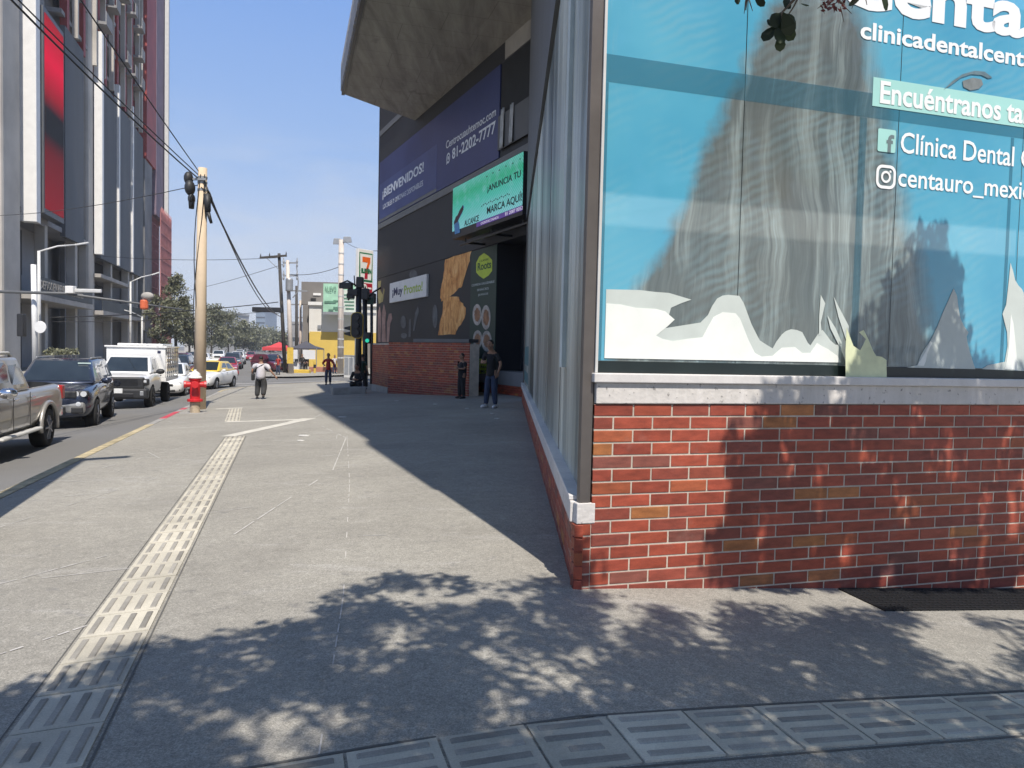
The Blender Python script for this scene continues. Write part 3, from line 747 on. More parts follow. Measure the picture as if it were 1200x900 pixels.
# steel grate let into the pavement below the window
g = [gp(1009, 703), gp(1080, 731)]
a0 = V((g[0].x, g[0].y, 0)); wd_ = abs((V((g[1].x,g[1].y,0)) - a0).dot(NW)); 
M['grate'] = mat('grate_iron', (.007,.007,.008), .7, .3, 6)
M['pit'] = mat('pit_black', (.002,.002,.002), .9, .1, 3)
gr = thing('floor_grate', 'black steel drainage grate set in the pavement under the blue window', 'grate', (a0.x, a0.y, zg(a0.x)))
def gq(x, y, z): p = A + dW*(fu(g[0]) + x) + NW*(.02 + y); return V((p.x, p.y, zg(p.x) + z))
m = MB()
for k in range(13): 
    y = .01 + (wd_-.02)*k/12; 
    for x in range(6): m.hexa([gq(x*.5,y-.004,0),gq(x*.5+.5,y-.004,0),gq(x*.5+.5,y+.004,0),gq(x*.5,y+.004,0),gq(x*.5,y-.004,.012),gq(x*.5+.5,y-.004,.012),gq(x*.5+.5,y+.004,.012),gq(x*.5,y+.004,.012)])
m.build('grate_bars', M['grate'], gr)
m = MB()
for k in range(46): x = 3*k/45; m.hexa([gq(x-.004,0,0),gq(x+.004,0,0),gq(x+.004,wd_,0),gq(x-.004,wd_,0),gq(x-.004,0,.009),gq(x+.004,0,.009),gq(x+.004,wd_,.009),gq(x-.004,wd_,.009)])
m.build('cross_bars', M['grate'], gr)
m = MB()
for x in range(6): m.add([gq(x*.5,0,.003), gq(x*.5+.5,0,.003), gq(x*.5+.5,wd_,.003), gq(x*.5,wd_,.003)], [(0,1,2,3)])
m.build('pit_floor', M['pit'], gr)

# ------------------------------------------------------------------ black shopping centre behind
bb = thing('shopping_centre', 'black clad shopping centre with blue banner and food murals in the shade', 'building', PF)
M['charcoal'] = mat('charcoal_panel', (.032,.033,.036), .6, .12, .8)
M['charcoal2'] = mat('charcoal_wall', (.024,.025,.029), .55, .12, .8)
M['joint_grey'] = mat('joint_grey', (.16,.165,.165), .5, .1, 2)
dF = V((.4308, -.9024, 0))                   # along the facade, towards the camera
def fz(px, py, off=0): return F(px, py, off).z
Pe = F(443.5, 300); Pe = V((Pe.x, Pe.y, 0)); 
P0 = V((.72, 21.9, 0))
z_seam, z_l0, z_l1, z_b0, z_b1 = fz(443, 327), fz(443, 270), fz(443, 264), fz(445, 262), fz(445, 192)
z_j0, z_j1 = fz(444, 162), fz(444, 156)
def fslab(m, a, b, off, th, z0, z1, mi=0): m.slab(a + NF*off, b + NF*off, NF, th, z0, z1, mi)
m = MB(); fslab(m, Pe, P0, 0, 1.0, z_seam+.02, z_l0); fslab(m, Pe, P0, .0, 1.0, z_l1, z_j0); fslab(m, Pe, P0, .0, 1.0, z_j1, 14.2)
m.build('upper_cladding', M['charcoal'], bb)
m = MB(); fslab(m, Pe, P0, .06, .9, z_l0, z_l1); fslab(m, Pe, P0, .04, .9, z_j0, z_j1); m.build('metal_ledge', M['joint_grey'], bb)
Pg = F(581, 400); Pg = V((Pg.x, Pg.y, 0)); Pq = F(551, 400); Pq = V((Pq.x, Pq.y, 0))
m = MB(); fslab(m, Pe, Pg, 0, 1.0, .75, z_seam); fslab(m, Pe, Pg, 0, 1, -1.0, .3)
m.build('mural_wall', M['charcoal2'], bb)
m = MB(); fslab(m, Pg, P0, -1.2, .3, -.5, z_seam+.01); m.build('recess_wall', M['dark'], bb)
m = MB(); 
for k in range(5): 
    a = Pg + dF*(.18 + k*.36); fslab(m, a, a + dF*.30, -1.14, .05, .35, z_seam-.4)
m.build('recess_panel', M['grey_panel'], bb)
m = MB(); fslab(m, Pq, P0, .03, .8, .30, .74); m.build('pale_plinth', M['concrete_dark'], bb)
m = MB(); bricks(m, Pq, dF, NF, 0, (P0-Pq).length, -.3, .30, .236, .075); m.build('brick_plinth', M['brick'], bb)
# body of the building, roof
m = MB(); q = [Pe - NF*.95, P0 - NF*.95, P0 - NF*.95 + V((8, 10, 0)), Pe - NF*.95 + V((14, 16, 0))]
m.hexa([V((p.x,p.y,-1)) for p in q] + [V((p.x,p.y,14.0)) for p in q]); m.build('building_core', M['charcoal'], bb)
m = MB(); n2 = V((-.43, .90, 0)); m.slab(Pe - NF*.02, Pe - NF*18, -n2, .3, -1, 14.2); m.build('side_wall', M['charcoal'], bb)
# mural prints
def mural(name, pts, mt, off=.006, k=3.75, o=(380, 260), th=.004, par=None):
    m = MB(); m.prism([F(o[0]+x/k, o[1]+y/k, off) for x, y in pts], NF*th); return m.build(name, mt, par or bb)
def mat_bread():
    m, n, l, b = newmat('bread_print'); co = n.new('ShaderNodeTexCoord').outputs['Object']
    f = noise(n, l, co, 3.4, 6, .72, .8, stretch=(1, 1, .5))
    c = ramp(n, l, f, [(.30,(.30,.095,.02)),(.44,(.62,.25,.06)),(.58,(.85,.45,.15)),(.74,(.92,.66,.34))])
    l.new(c, b.inputs['Base Color']); return m
M['bread'] = mat_bread()
rj = random.Random(8)
def ragged(pts, amp, k=3):
    out = []
    for a, b in zip(pts, pts[1:] + pts[:1]):
        for i in range(k):
            t = i/k; out.append((a[0]+(b[0]-a[0])*t + rj.uniform(-amp, amp)*(i > 0), a[1]+(b[1]-a[1])*t + rj.uniform(-amp, amp)*(i > 0)))
    return out
mural('bread_print', ragged([(532,166),(590,146),(648,128),(640,172),(622,225),(606,282),(585,300),(560,322),(540,335),(515,350),(511,322),(514,290),(524,230)], 3), M['bread'])
mural('bread_print', ragged([(524,338),(560,328),(592,330),(600,352),(622,378),(616,425),(590,462),(576,495),(500,498),(506,460),(520,400)], 3), M['bread'])
M['leaf_print'] = mat('leaf_print', (.36,.30,.12), .6, .35, 2); M['meat_print'] = mat('meat_print', (.34,.21,.18), .6, .4, 2.5)
M['faint_print'] = mat('faint_print', (.11,.115,.12), .6, .4, 3)
mural('mural_leaves', [(236,262),(250,258),(246,300),(256,320),(262,290),(266,300),(258,350),(240,360),(236,330)], M['leaf_print'])
mural('mural_tongs', [(236,395),(244,372),(250,400),(248,528),(236,528)], M['meat_print'])
mural('mural_tongs', [(254,400),(262,360),(272,400),(268,450),(272,528),(252,528)], M['meat_print'])
mural('mural_tongs', [(276,440),(284,404),(296,402),(299,425),(290,450),(284,528),(274,528)], M['meat_print'])
def ell(cx, cy, rx, ry, n=18): return [(cx + rx*math.cos(2*math.pi*i/n), cy + ry*math.sin(2*math.pi*i/n)) for i in range(n)]
for pts in (ell(348,440,12,28), [(374,430),(382,425),(380,505),(370,505)], [(400,400),(412,372),(418,392),(408,420),(396,480),(390,478)], ell(487,415,11,52), ell(392,232,18,20), ell(350,500,14,12)):
    mural('faint_drawing', pts, M['faint_print'])
# green panel of the snack brand with its badge, plates and small print
M['green_panel'] = mat('green_panel', (.022,.048,.036), .5, .15, 1)
M['lime'] = mat('lime_print', (.50,.62,.06), .5, .1, 3); M['lime_dark'] = mat('lime_dark', (.03,.10,.03), .5, .1, 3)
M['pale_print'] = mat('pale_print', (.55,.60,.58), .5, .1, 3)
gpn = thing('advert_panel', 'tall dark green food advert with a lime badge and four round plates', 'advert', V((Pq.x, Pq.y, 0.75)))
gz0, gz1 = .76, z_seam - .03
m = MB(); fslab(m, Pq, Pg, .03, .028, gz0, gz1); m.build('panel', M['green_panel'], gpn, bevel=.003)
hexp = [(702,137),(722,150),(738,168),(738,215),(722,236),(700,250),(682,238),(668,222),(668,180),(682,152)]
mural('badge', hexp, M['lime'], .034, par=gpn)
def ftext(s, bl, br, ht, mt, par, off, bold=.0, k=3.75, o=(380,260), name='lettering', dz=0):
    a = F(o[0]+bl[0]/k, o[1]+bl[1]/k, off); b = F(o[0]+br[0]/k, o[1]+br[1]/k, off); c = F(o[0]+bl[0]/k, o[1]+(bl[1]-ht)/k, off)
    return text(s, name, mt, par, a, V((b.x-a.x, b.y-a.y, 0)), (0,0,1), V((b.x-a.x, b.y-a.y, 0)).length, c.z - a.z, bold, .004)
ftext('Roots', (674, 216), (733, 205), 34, M['lime_dark'], gpn, .040, .02)
ftext('CLASSIC', (682, 178), (724, 170), 9, M['lime_dark'], gpn, .040, .0)
ftext('COMIDA SALUDABLE', (648, 285), (748, 265), 10, M['pale_print'], gpn, .034)
ftext('SNACKS', (672, 305), (722, 296), 10, M['pale_print'], gpn, .034)
ftext('JUGOS', (676, 328), (720, 320), 11, M['pale_print'], gpn, .034)
M['plate_print'] = mat('plate_print', (.42,.38,.33), .6, .45, 4); M['food_print'] = mat('food_print', (.28,.14,.07), .6, .5, 5)
for cx, cy, rx, ry in ((672,408,20,47),(711,420,20,54),(674,516,20,40),(714,524,22,46)):
    pl = mural('plate', ell(cx, cy, rx, ry, 22), M['plate_print'], .034, par=gpn)
    mural('plate_food', ragged(ell(cx, cy, rx*.66, ry*.66, 10), 2), M['food_print'], .039, par=pl)
mural('contact_strip', [(640,602),(744,600),(744,665),(640,668)], M['lime'], .034, par=gpn)
ftext('PEDIDOS', (668, 620), (712, 616), 13, M['black_ink'], gpn, .040, .01)
ftext('EN LÍNEA', (668, 640), (712, 637), 13, M['black_ink'], gpn, .040, .01)
ftext('A DOMICILIO', (656, 660), (738, 658), 13, M['black_ink'], gpn, .040, .01)
# ¡Muy Pronto! sign
z0_, z1_ = F(380+295/3.75, 260+357/3.75).z, F(380+295/3.75, 260+272/3.75).z
sa = F(380+295/3.75, 360); sb = F(380+457/3.75, 360); sa = V((sa.x,sa.y,0)); sb = V((sb.x,sb.y,0))
sg = thing('wall_sign', 'white rectangular sign reading muy pronto on the black wall', 'sign', V((sa.x, sa.y, z0_)))
m = MB(); fslab(m, sa, sb, .10, .10, z0_, z1_); m.build('sign_board', M['white'], sg, bevel=.01)
M['mp_green'] = mat('lettering_green', (.40,.52,.07), .5, .05, 3)
ln = (sb-sa).length; hh = z1_-z0_
text('¡Muy', 'lettering', M['navy_ink'], sg, sa + NF*.102 + dF*ln*.09 + V((0,0,z0_+hh*.20)), dF, (0,0,1), ln*.30, hh*.52, .03)
text('Pronto!', 'lettering', M['mp_green'], sg, sa + NF*.102 + dF*ln*.43 + V((0,0,z0_+hh*.28)), dF, (0,0,1), ln*.48, hh*.44, .02)
# blue banner
ba = F(445.5, 230); bbp = F(586.5, 150); ba = V((ba.x,ba.y,0)); bbp = V((bbp.x,bbp.y,0)); ln = (bbp-ba).length
M['banner'] = mat('banner_blue', (.045,.060,.165), .45, .12, .5)
M['banner_pale'] = mat('banner_pale', (.06,.085,.22), .4, .15, .6)
M['banner_ink'] = mat('banner_lettering', (.70,.74,.80), .5, .05, 2)
bn_ = thing('banner', 'long dark blue welcome banner with white letters under the concrete slab', 'banner', V((ba.x, ba.y, z_b0)))
m = MB(); fslab(m, ba, bbp, .05, .05, z_b0, z_b1); m.build('banner_sheet', M['banner'], bn_, bevel=.004)
m = MB(); p2 = F(513, 200); p2 = V((p2.x,p2.y,0)); fslab(m, ba + dF*.05, p2, .054, .004, z_b0+.16, z_b0+1.9); m.build('pale_panel', M['banner_pale'], bn_)
m = MB(); fslab(m, ba + dF*.02, p2, .056, .004, z_b0+.02, z_b0+.15); m.build('bottom_strip', M['joint_grey'], bn_)
k7, o7 = 3.332, (390, 0)
def b7(s, bl, br, ht, bold): ftext(s, bl, br, ht, M['banner_ink'], bn_, .060, bold, k7, o7)
b7('¡BIENVENIDOS!', (194, 783), (354, 700), 42, .02)
b7('LOCALES Y OFICINAS DISPONIBLES', (196, 818), (352, 736), 18, .0)
b7('Centrocuauhtemoc.com', (442, 583), (637, 455), 30, .01)
b7('81-2202-7777', (466, 624), (635, 530), 42, .02)
c1 = F(o7[0]+451/k7, o7[1]+617/k7, .060); m = MB(); dd = dF
ring_(m, circ(c1, dF, .20), circ(c1, dF, .135), NF*.004); m.prism(circ(c1, dF, .075, 12), NF*.004); m.prism([c1 + dF*-.20 + V((0,0,-.22)), c1 + dF*-.05 + V((0,0,-.17)), c1 + dF*-.17 + V((0,0,-.05))], NF*.004)
m.build('phone_icon', M['banner_ink'], bn_)
# opening with balcony right of the banner
m = MB(); fslab(m, bbp + dF*.06, P0, .02, .02, z_b0+.3, z_b1); m.build('dark_opening', M['dark'], bb)
m = MB(); fslab(m, bbp + dF*.06, P0, .12, .04, z_b0+.2, z_b0+1.3); m.build('balcony_glass', M['grey_panel'], bb)
M['cloth'] = mat('pale_cloth', (.42,.43,.43), .8, .3, 3)
for q, h_ in ((.35, 1.25), (1.05, 1.2)):
    m = MB(); g_ = []
    for z in frange(z_b0+.22, z_b0+.2+h_, .2): g_.append([bbp + dF*(q + i*.06) + NF*(.14 + .04*math.sin(i*1.7+z)) + V((0,0,z)) for i in range(5)])
    m.sheet(g_); o = m.build('hung_cloth', M['cloth'], bb, smooth=True); so = o.modifiers.new('thick', 'SOLIDIFY'); so.thickness = .01
m = MB(); fslab(m, bbp + dF*.3, P0, .03, .03, z_b1+.05, z_b1+.8); m.build('balcony_ceiling', M['concrete'], bb)
# concrete deck slab
dz0 = at(397.5, 111.5, 29.8).z
def mat_deck():
    m, n, l, b = newmat('deck_concrete'); co = n.new('ShaderNodeTexCoord').outputs['Object']
    mp = n.new('ShaderNodeMapping'); mp.inputs['Rotation'].default_value = (0, 0, rad(-25)); mp.inputs['Scale'].default_value = (1, .16, 1); l.new(co, mp.inputs[0])
    f = noise(n, l, mp.outputs[0], 2.2, 7, .65, .4)
    c = mixc(n, l, ramp(n, l, f, [(.3,0),(.7,1)]), (.22,.205,.18), (.42,.395,.35))
    br = n.new('ShaderNodeTexBrick'); br.inputs['Scale'].default_value = 1; br.inputs['Mortar Size'].default_value = .012
    br.inputs['Brick Width'].default_value = 2.4; br.inputs['Row Height'].default_value = 1.2
    for k in ('Color1', 'Color2'): br.inputs[k].default_value = (1,1,1,1)
    br.inputs['Mortar'].default_value = (.72,.72,.72,1)
    mp3 = n.new('ShaderNodeMapping'); mp3.inputs['Rotation'].default_value = (0, 0, rad(-16.7)); l.new(co, mp3.inputs[0]); l.new(mp3.outputs[0], br.inputs['Vector'])
    c = mixc(n, l, 1, c, br.outputs[0], 'MULTIPLY')
    d = noise(n, l, co, .5, 6, .7); c = mixc(n, l, ramp(n, l, d, [(.62,0),(.72,.6)]), c, (.13,.12,.11))
    l.new(c, b.inputs['Base Color']); b.inputs['Roughness'].default_value = .9; return m
M['deck'] = mat_deck()
dk = thing('concrete_deck', 'big raw concrete deck slab jutting out over the pavement', 'deck slab', S(30.5, -2, dz0))
e1 = F(484.5, 133.5); e1 = V((e1.x, e1.y, 0))
q = [S(9.5, -2.03), S(30.4, -1.93), e1 - NF*.5, P0 + V((1, 0, 0)), S(9.5, -3.5)]
m = MB(); m.prism([V((p.x, p.y, dz0)) for p in q], V((0, 0, .35))); m.build('slab', M['deck'], dk)
q2 = [S(9.5,-1.94), S(30.48,-1.84), S(30.48,-1.96), S(9.5,-2.06)]
M['fascia'] = mat('fascia_metal', (.34,.34,.35), .5, .1, 2)
m = MB(); m.slbox(9.5, 30.48, -1.96, -1.84, dz0-.02, dz0+1.05); m.build('fascia', M['black'], dk)
m = MB()
for k in range(42): s_ = 9.6 + k*.5; m.slbox(s_, s_+.34, -1.838, -1.80, dz0+.12, dz0+1.15)
m.build('fascia_ribs', M['fascia'], dk)
# brick enclosure by the mural
wa, wb2 = gp(454.5, 461), gp(549, 464.5); ea = V((wa.x,wa.y,0)); eb = V((wb2.x,wb2.y,0)); dE = (eb-ea).normalized(); nE = V((dE.y, -dE.x, 0))
if nE.y > 0: nE = -nE
en = thing('brick_enclosure', 'chest high dark red brick enclosure in front of the mural', 'brick wall', (wa.x, wa.y, wa.z))
topz = 1.62
wl_ = at(435.5, 460, 29.2); wl_.z = 0; 
M['brick2'] = M['brick']
m = MB(); bricks(m, ea, dE, nE, 0, (eb-ea).length, -.25, topz, .236, .08); m.build('front_brickwork', M['brick'], en)
dE2 = (wl_-ea).normalized(); nE2 = V((dE2.y, -dE2.x, 0)); nE2 = -nE2 if nE2.y > 0 else nE2
m = MB(); bricks(m, ea, dE2, nE2, 0, (wl_-ea).length, .0, topz-.09, .236, .08); m.build('side_brickwork', M['brick'], en)
m = MB(); m.slab(ea + dE2*.02 + nE2*.02, ea + dE2*(wl_-ea).length + nE2*.02, nE2, .3, -.5, -.01); m.build('concrete_foot', M['kerb'], en)
m = MB(); q = [ea - nE*.02, eb - nE*.02, eb - NF*.3 + dE*.05, wl_ - NF*3.0, wl_ - nE2*.02]
m.prism([V((p.x,p.y,-.4)) for p in q], V((0,0,topz+.36))); m.build('mortar', M['mortar'], en)
m = MB(); m.slab(ea + dE*1.5 + nE*.03, eb + nE*.03, nE, .4, topz+.01, topz+.12); m.build('coping', M['grey_panel'], en)

# ------------------------------------------------------------------ LED screen over the entrance
po = 1.0
LA, LB = F(530, 250, po), F(619, 215, po)
LA = V((LA.x, LA.y, 0)); LB = V((LB.x, LB.y, 0))
lz1, lz0 = F(530, 221.5, po).z, F(530, 277, po).z
dlen = (LB-LA).length
if LB.x > .16:
    LB = LA + (LB-LA)*((.16-LA.x)/(LB.x-LA.x)); 
dl2 = (LB-LA).length; lh = lz1-lz0
def mat_led():
    m, n, l, b = newmat('led_screen'); uvn = n.new('ShaderNodeUVMap'); uvn.uv_map = 'UVMap'; co = uvn.outputs[0]
    sp = n.new('ShaderNodeSeparateXYZ'); l.new(co, sp.inputs[0])
    c = ramp(n, l, sp.outputs[1], [(0,(.22,.62,.68)),(.45,(.07,.55,.46)),(.75,(.02,.44,.25)),(1,(.10,.52,.44))])
    c = mixc(n, l, ramp(n, l, noise(n, l, co, 5, 3), [(.5,0),(.7,.4)]), c, (.28,.62,.70))
    wv = n.new('ShaderNodeTexWave'); wv.inputs['Scale'].default_value = 9; wv.inputs['Distortion'].default_value = .3; wv.bands_direction = 'DIAGONAL'; l.new(co, wv.inputs['Vector'])
    c = mixc(n, l, 1, c, ramp(n, l, wv.outputs['Fac'], [(.3,.66),(.7,1)]), 'MULTIPLY')
    b.inputs['Base Color'].default_value = (.01,.01,.01,1); b.inputs['Roughness'].default_value = .4
    l.new(c, b.inputs['Emission Color']); b.inputs['Emission Strength'].default_value = .62; return m
M['led'] = mat_led()
led = thing('led_screen', 'glowing green LED advertising screen hung over the dark entrance', 'screen', V((LA.x, LA.y, lz0)))
m = MB(); m.slab(LA - NF*.02, LB - NF*.02, NF, .45, lz0-.10, lz1+.03); m.build('screen_case', M['black'], led, bevel=.01)
sz0 = lz0 + lh*.10
m = MB(); q = [LA + dF*.03, LB - dF*.0]
m.prism([V((q[0].x,q[0].y,sz0)), V((q[1].x,q[1].y,sz0)), V((q[1].x,q[1].y,lz1)), V((q[0].x,q[0].y,lz1))], -NF*.015)
m.build('picture', M['led'], led, uv=lambda p: ((V((p.x,p.y,0))-LA).length/lh, (p.z-sz0)/(lz1-sz0)))
M['led_purple'] = mat('led_purple', (.02,.01,.05), .4, .1, 3, emit=(.10,.05,.28), es=.5)
M['led_white'] = mat('led_white', (.3,.3,.3), .4, .1, 3, emit=(.7,.65,.8), es=.5)
M['led_blue'] = mat('led_figure', (.03,.10,.22), .4, .5, 4, emit=(.02,.08,.20), es=.5)
M['led_dark'] = mat('led_dark', (.05,.015,.03), .4, .5, 4)
m = MB(); q = [LA + dF*dl2*.40, LB]
m.prism([V((q[0].x,q[0].y,lz0+.01)), V((q[1].x,q[1].y,lz0+.01)), V((q[1].x,q[1].y,sz0-.01)), V((q[0].x,q[0].y,sz0-.01))], -NF*.012); m.build('purple_band', M['led_purple'], led)
def lt(s, u, v, wd, ht, mt, bold=.015): text(s, 'lettering', mt, led, LA + NF*.004 + dF*dlen*u + V((0,0,lz0+lh*v)), dF, (0,0,1), dlen*wd, lh*ht, bold)
lt('¡ANUNCIA TU', .52, .56, .40, .15, M['black_ink'])
lt('MARCA AQUÍ!', .52, .15, .42, .19, M['black_ink'])
lt('ALCANCE', .20, .11, .21, .12, M['black_ink'])
lt('CONTÁCTANOS', .44, .02, .23, .055, M['led_white'], 0)
lt('81 2087 0052', .75, .02, .20, .06, M['led_white'], 0)
for k in range(22):
    m = MB(); u_, v_ = (.44 + .023*k, .36 + .012*(k % 3)) if k < 16 else (.5+.08*(k-16), .88 + .01*(k % 2))
    a_ = LA + NF*.003 + dF*dlen*u_ + V((0,0,lz0+lh*v_))
    m.prism([a_, a_ + dF*.07, a_ + dF*.07 + V((0,0,.035)), a_ + V((0,0,.035))], -NF*.004); m.build('dash_mark', M['black_ink'], led)
fp = [(.05,.02),(.13,.02),(.12,.18),(.10,.28),(.16,.40),(.19,.52),(.17,.56),(.11,.42),(.06,.36),(.03,.30)]
m = MB(); m.prism([LA + NF*.003 + dF*dlen*x + V((0,0,lz0+lh*y)) for x, y in fp], -NF*.004); m.build('figure_print', M['led_blue'], led)
fp = [(.03,.28),(.09,.30),(.13,.40),(.18,.50),(.17,.60),(.12,.52),(.09,.44),(.06,.42)]
m = MB(); m.prism([LA + NF*.006 + dF*dlen*x + V((0,0,lz0+lh*(y-.04))) for x, y in fp], -NF*.003); m.build('figure_print', M['led_dark'], led)
m = MB()
for u_ in (.1, .5, .9): a_ = LA + dF*dl2*u_; m.bar(a_ + V((0,0,lz0-.25)) - NF*.3, a_ - NF*1.1 + V((0,0,lz0-.25)), .07); m.bar(a_ + V((0,0,lz0-.08)) - NF*.3, a_ + V((0,0,lz0-.25)) - NF*.3, .06)
m.bar(LA + V((0,0,lz0-.27)) - NF*.3, LB + V((0,0,lz0-.27)) - NF*.3, .06); m.build('bracket', M['black'], led)

# ------------------------------------------------------------------ concrete tower across the street
LT = 18.0
GZ = -.75
tw = thing('concrete_tower', 'unfinished grey concrete tower block with white fins across the street', 'building', S(70, LT, GZ))
M['tw_grey'] = mat('tower_panel', (.125,.133,.138), .85, .16, .25, stretch=(1,1,.15))
M['tw_brown'] = mat('tower_brown_panel', (.20,.19,.175), .7, .2, .4)
M['tw_conc'] = mat('tower_concrete', (.46,.43,.38), .85, .2, .25, bmp=.1)
M['tw_dim'] = mat('tower_dim_concrete', (.27,.265,.26), .85, .2, .25)
M['tw_red'] = mat('tower_red', (.30,.045,.040), .6, .2, .5)
M['tw_net'] = mat('tower_netting', (.20,.15,.19), .8, .2, .4)
def bld(name, boxes, mt, par=tw, bevel=0):
    m = MB()
    for b in boxes: m.slbox(*b)
    return m.build(name, mt, par, bevel=bevel)
s_ = lambda px: sx(px, LT)
HT2 = 78
zp0, zp1 = 10.1, 27.3                        # bottom and top of the grey panels
# core mass
bld('core', [(s_(30)+1, s_(167), LT+2.6, LT+26, GZ, HT2)], M['tw_dim'])
# round column at the near end, fins, panels
for nm, a, b, l0, l1, z0, z1, mt in (
    ('column', 3, 25, LT+.0, LT+2.2, GZ, HT2, 'tw_conc'), ('column', 105.5, 111, LT+.1, LT+1.2, GZ, HT2, 'tw_conc'),
    ('fin', 29, 34, LT-.75, LT+.3, zp0-.3, HT2, 'white'), ('fin', 112.5, 114.5, LT-.55, LT+.2, zp0-.2, 31, 'white')):
    bld(nm, [(s_(a), s_(b), l0, l1, z0, z1)], M[mt], bevel=.25 if nm == 'column' else .03)
bld('brown_panel', [(s_(36), s_(53), LT, LT+.4, zp0, HT2)], M['tw_brown'])
for a, b in ((76, 97.5), (117.5, 136), (138, 152.3), (154.5, 167)):
    bld('grey_panel', [(s_(a), s_(b), LT-.05, LT+.35, zp0 - (.4 if a > 100 else .0), zp1 - (.2 if a > 100 else 0))], M['tw_grey'])
for a in (136.3, 152.8):
    bld('fin', [(s_(a), s_(a)+.5, LT-.28, LT+.2, zp0-.35, zp1+1.6)], M['white'])
bld('soffit', [(s_(28), s_(167), LT+.2, LT+2.8, zp0+.3, zp0+.7)], M['tw_dim'])
# recess with pillar behind
bld('recess_panel', [(s_(97.8), s_(105), LT+1.5, LT+1.9, GZ, HT2)], M['concrete_dark'])
# ground floors: pilotis, balcony slabs, dark shop fronts
for a in (57, 92, 112, 133, 153, 158, 163):
    bld('pilotis', [(s_(a), s_(a)+.7, LT+.25, LT+1.0, GZ, zp0+.3)], M['tw_conc'], bevel=.05)
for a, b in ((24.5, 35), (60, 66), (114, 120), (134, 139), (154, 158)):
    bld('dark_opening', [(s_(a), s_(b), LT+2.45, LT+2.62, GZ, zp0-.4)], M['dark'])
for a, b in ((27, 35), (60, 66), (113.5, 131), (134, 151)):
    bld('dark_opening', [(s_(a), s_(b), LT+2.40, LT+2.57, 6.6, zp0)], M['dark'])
bld('balcony_slab', [(s_(25), s_(97), LT-.9, LT+2.6, 4.35, 4.75)], M['concrete'])
bld('balcony_slab', [(s_(113), s_(166), LT-.6, LT+2.6, 4.1, 4.5)], M['concrete'])
bld('balcony_slab', [(s_(113), s_(150), LT-.4, LT+2.6, 7.7, 8.05)], M['concrete'])
M['rail_glass'] = mat('rail_glass', (.05,.058,.058), .6, .3, .4)
bld('balcony_rail', [(s_(25), s_(96), LT-.85, LT-.80, 4.8, 6.0)], M['rail_glass'])
bld('balcony_rail', [(s_(113), s_(160), LT-.55, LT-.50, 4.5, 5.6)], M['rail_glass'])
pA = S(s_(31), LT-.875); pB = S(s_(64), LT-.875)
uu = V((U2[0], U2[1], 0))
text('DEPTOS EN RENTA', 'lettering', M['tw_conc'], tw, pA + V((0,0,5.15)), uu, (0,0,1), (pB-pA).length, .62, .01, .02)
pA = S(s_(70), LT-.875); pB = S(s_(84), LT-.875)
text('INFORMES', 'lettering', M['tw_conc'], tw, pA + V((0,0,5.1)), uu, (0,0,1), (pB-pA).length, .42, .0, .02)
# red LED column screen, boxed out from the panels
scn = thing('tall_screen', 'tall red advertising screen boxed out from the concrete tower', 'screen', S(s_(54), LT-.9, 11.5))
z0 = T(54, 244, LT-.9).z; z1 = T(54, 16, LT-.9).z
a, b = sx(52.5, LT-.9), sx(76, LT-.9)
m = MB(); m.slbox(a, b, LT-.85, LT-.06, z0-.4, z1+.4); m.build('screen_case', M['grey_panel'], scn)
def mat_redscreen():
    m, n, l, b = newmat('red_screen'); co = n.new('ShaderNodeTexCoord').outputs['Object']
    sp = n.new('ShaderNodeSeparateXYZ'); l.new(co, sp.inputs[0])
    f = math_(n, l, 'DIVIDE', math_(n, l, 'SUBTRACT', sp.outputs[2], z0-11.5), z1-z0)
    c = ramp(n, l, f, [(0,(.22,.012,.02)),(.30,(.13,.01,.015)),(.40,(.006,.012,.016)),(.52,(.008,.012,.016)),(.60,(.28,.01,.02)),(.78,(.72,.005,.045)),(1,(.34,.01,.02))])
    b.inputs['Base Color'].default_value = (.02,.01,.01,1); b.inputs['Roughness'].default_value = .8; b.inputs['Specular IOR Level'].default_value = .1
    l.new(c, b.inputs['Emission Color']); b.inputs['Emission Strength'].default_value = .75; return m
M['redscreen'] = mat_redscreen()
m = MB(); m.slbox(a+.25, b-.25, LT-.90, LT-.852, z0, z1); m.build('picture', M['redscreen'], scn)
# open floors above the panels: slabs, red steel posts, balcony boxes
fl = frange(zp1+1.0, HT2-2, 3.35)
bld('floor_slabs', [(s_(76), s_(167), LT+.2, LT+2.6, z, z+.35) for z in fl], M['tw_dim'])
for px in (80, 99, 116, 124, 138, 147, 155): 
    bld('red_post', [(s_(px), s_(px)+.7, LT+.05, LT+.6, zp1-.1, HT2)], M['tw_red'])
for px in (88, 109.8, 120, 130, 143, 151, 160, 164):
    bld('white_post', [(s_(px), s_(px)+.35, LT-.25, LT+.2, zp1+.2, HT2)], M['tw_conc'])
for i, z in enumerate(fl):
    for a, b in ((112, 119.5), (124.5, 129.5), (138.5, 142.5), (148, 150.5), (156, 159.5)):
        if z > zp1 + 3 and z < 66 and (i + int(a)) % 5 != 0:
            m = MB(); m.slbox(s_(a), s_(b), LT-.95, LT+.1, z-.05, z+.22); m.slbox(s_(a), s_(b), LT-.95, LT-.88, z+.2, z+1.2); m.build('balcony_box', M['tw_dim'], tw)
bld('back_wall', [(s_(30)+.5, s_(167), LT+2.4, LT+2.5, zp1, HT2)], M['concrete_dark'])
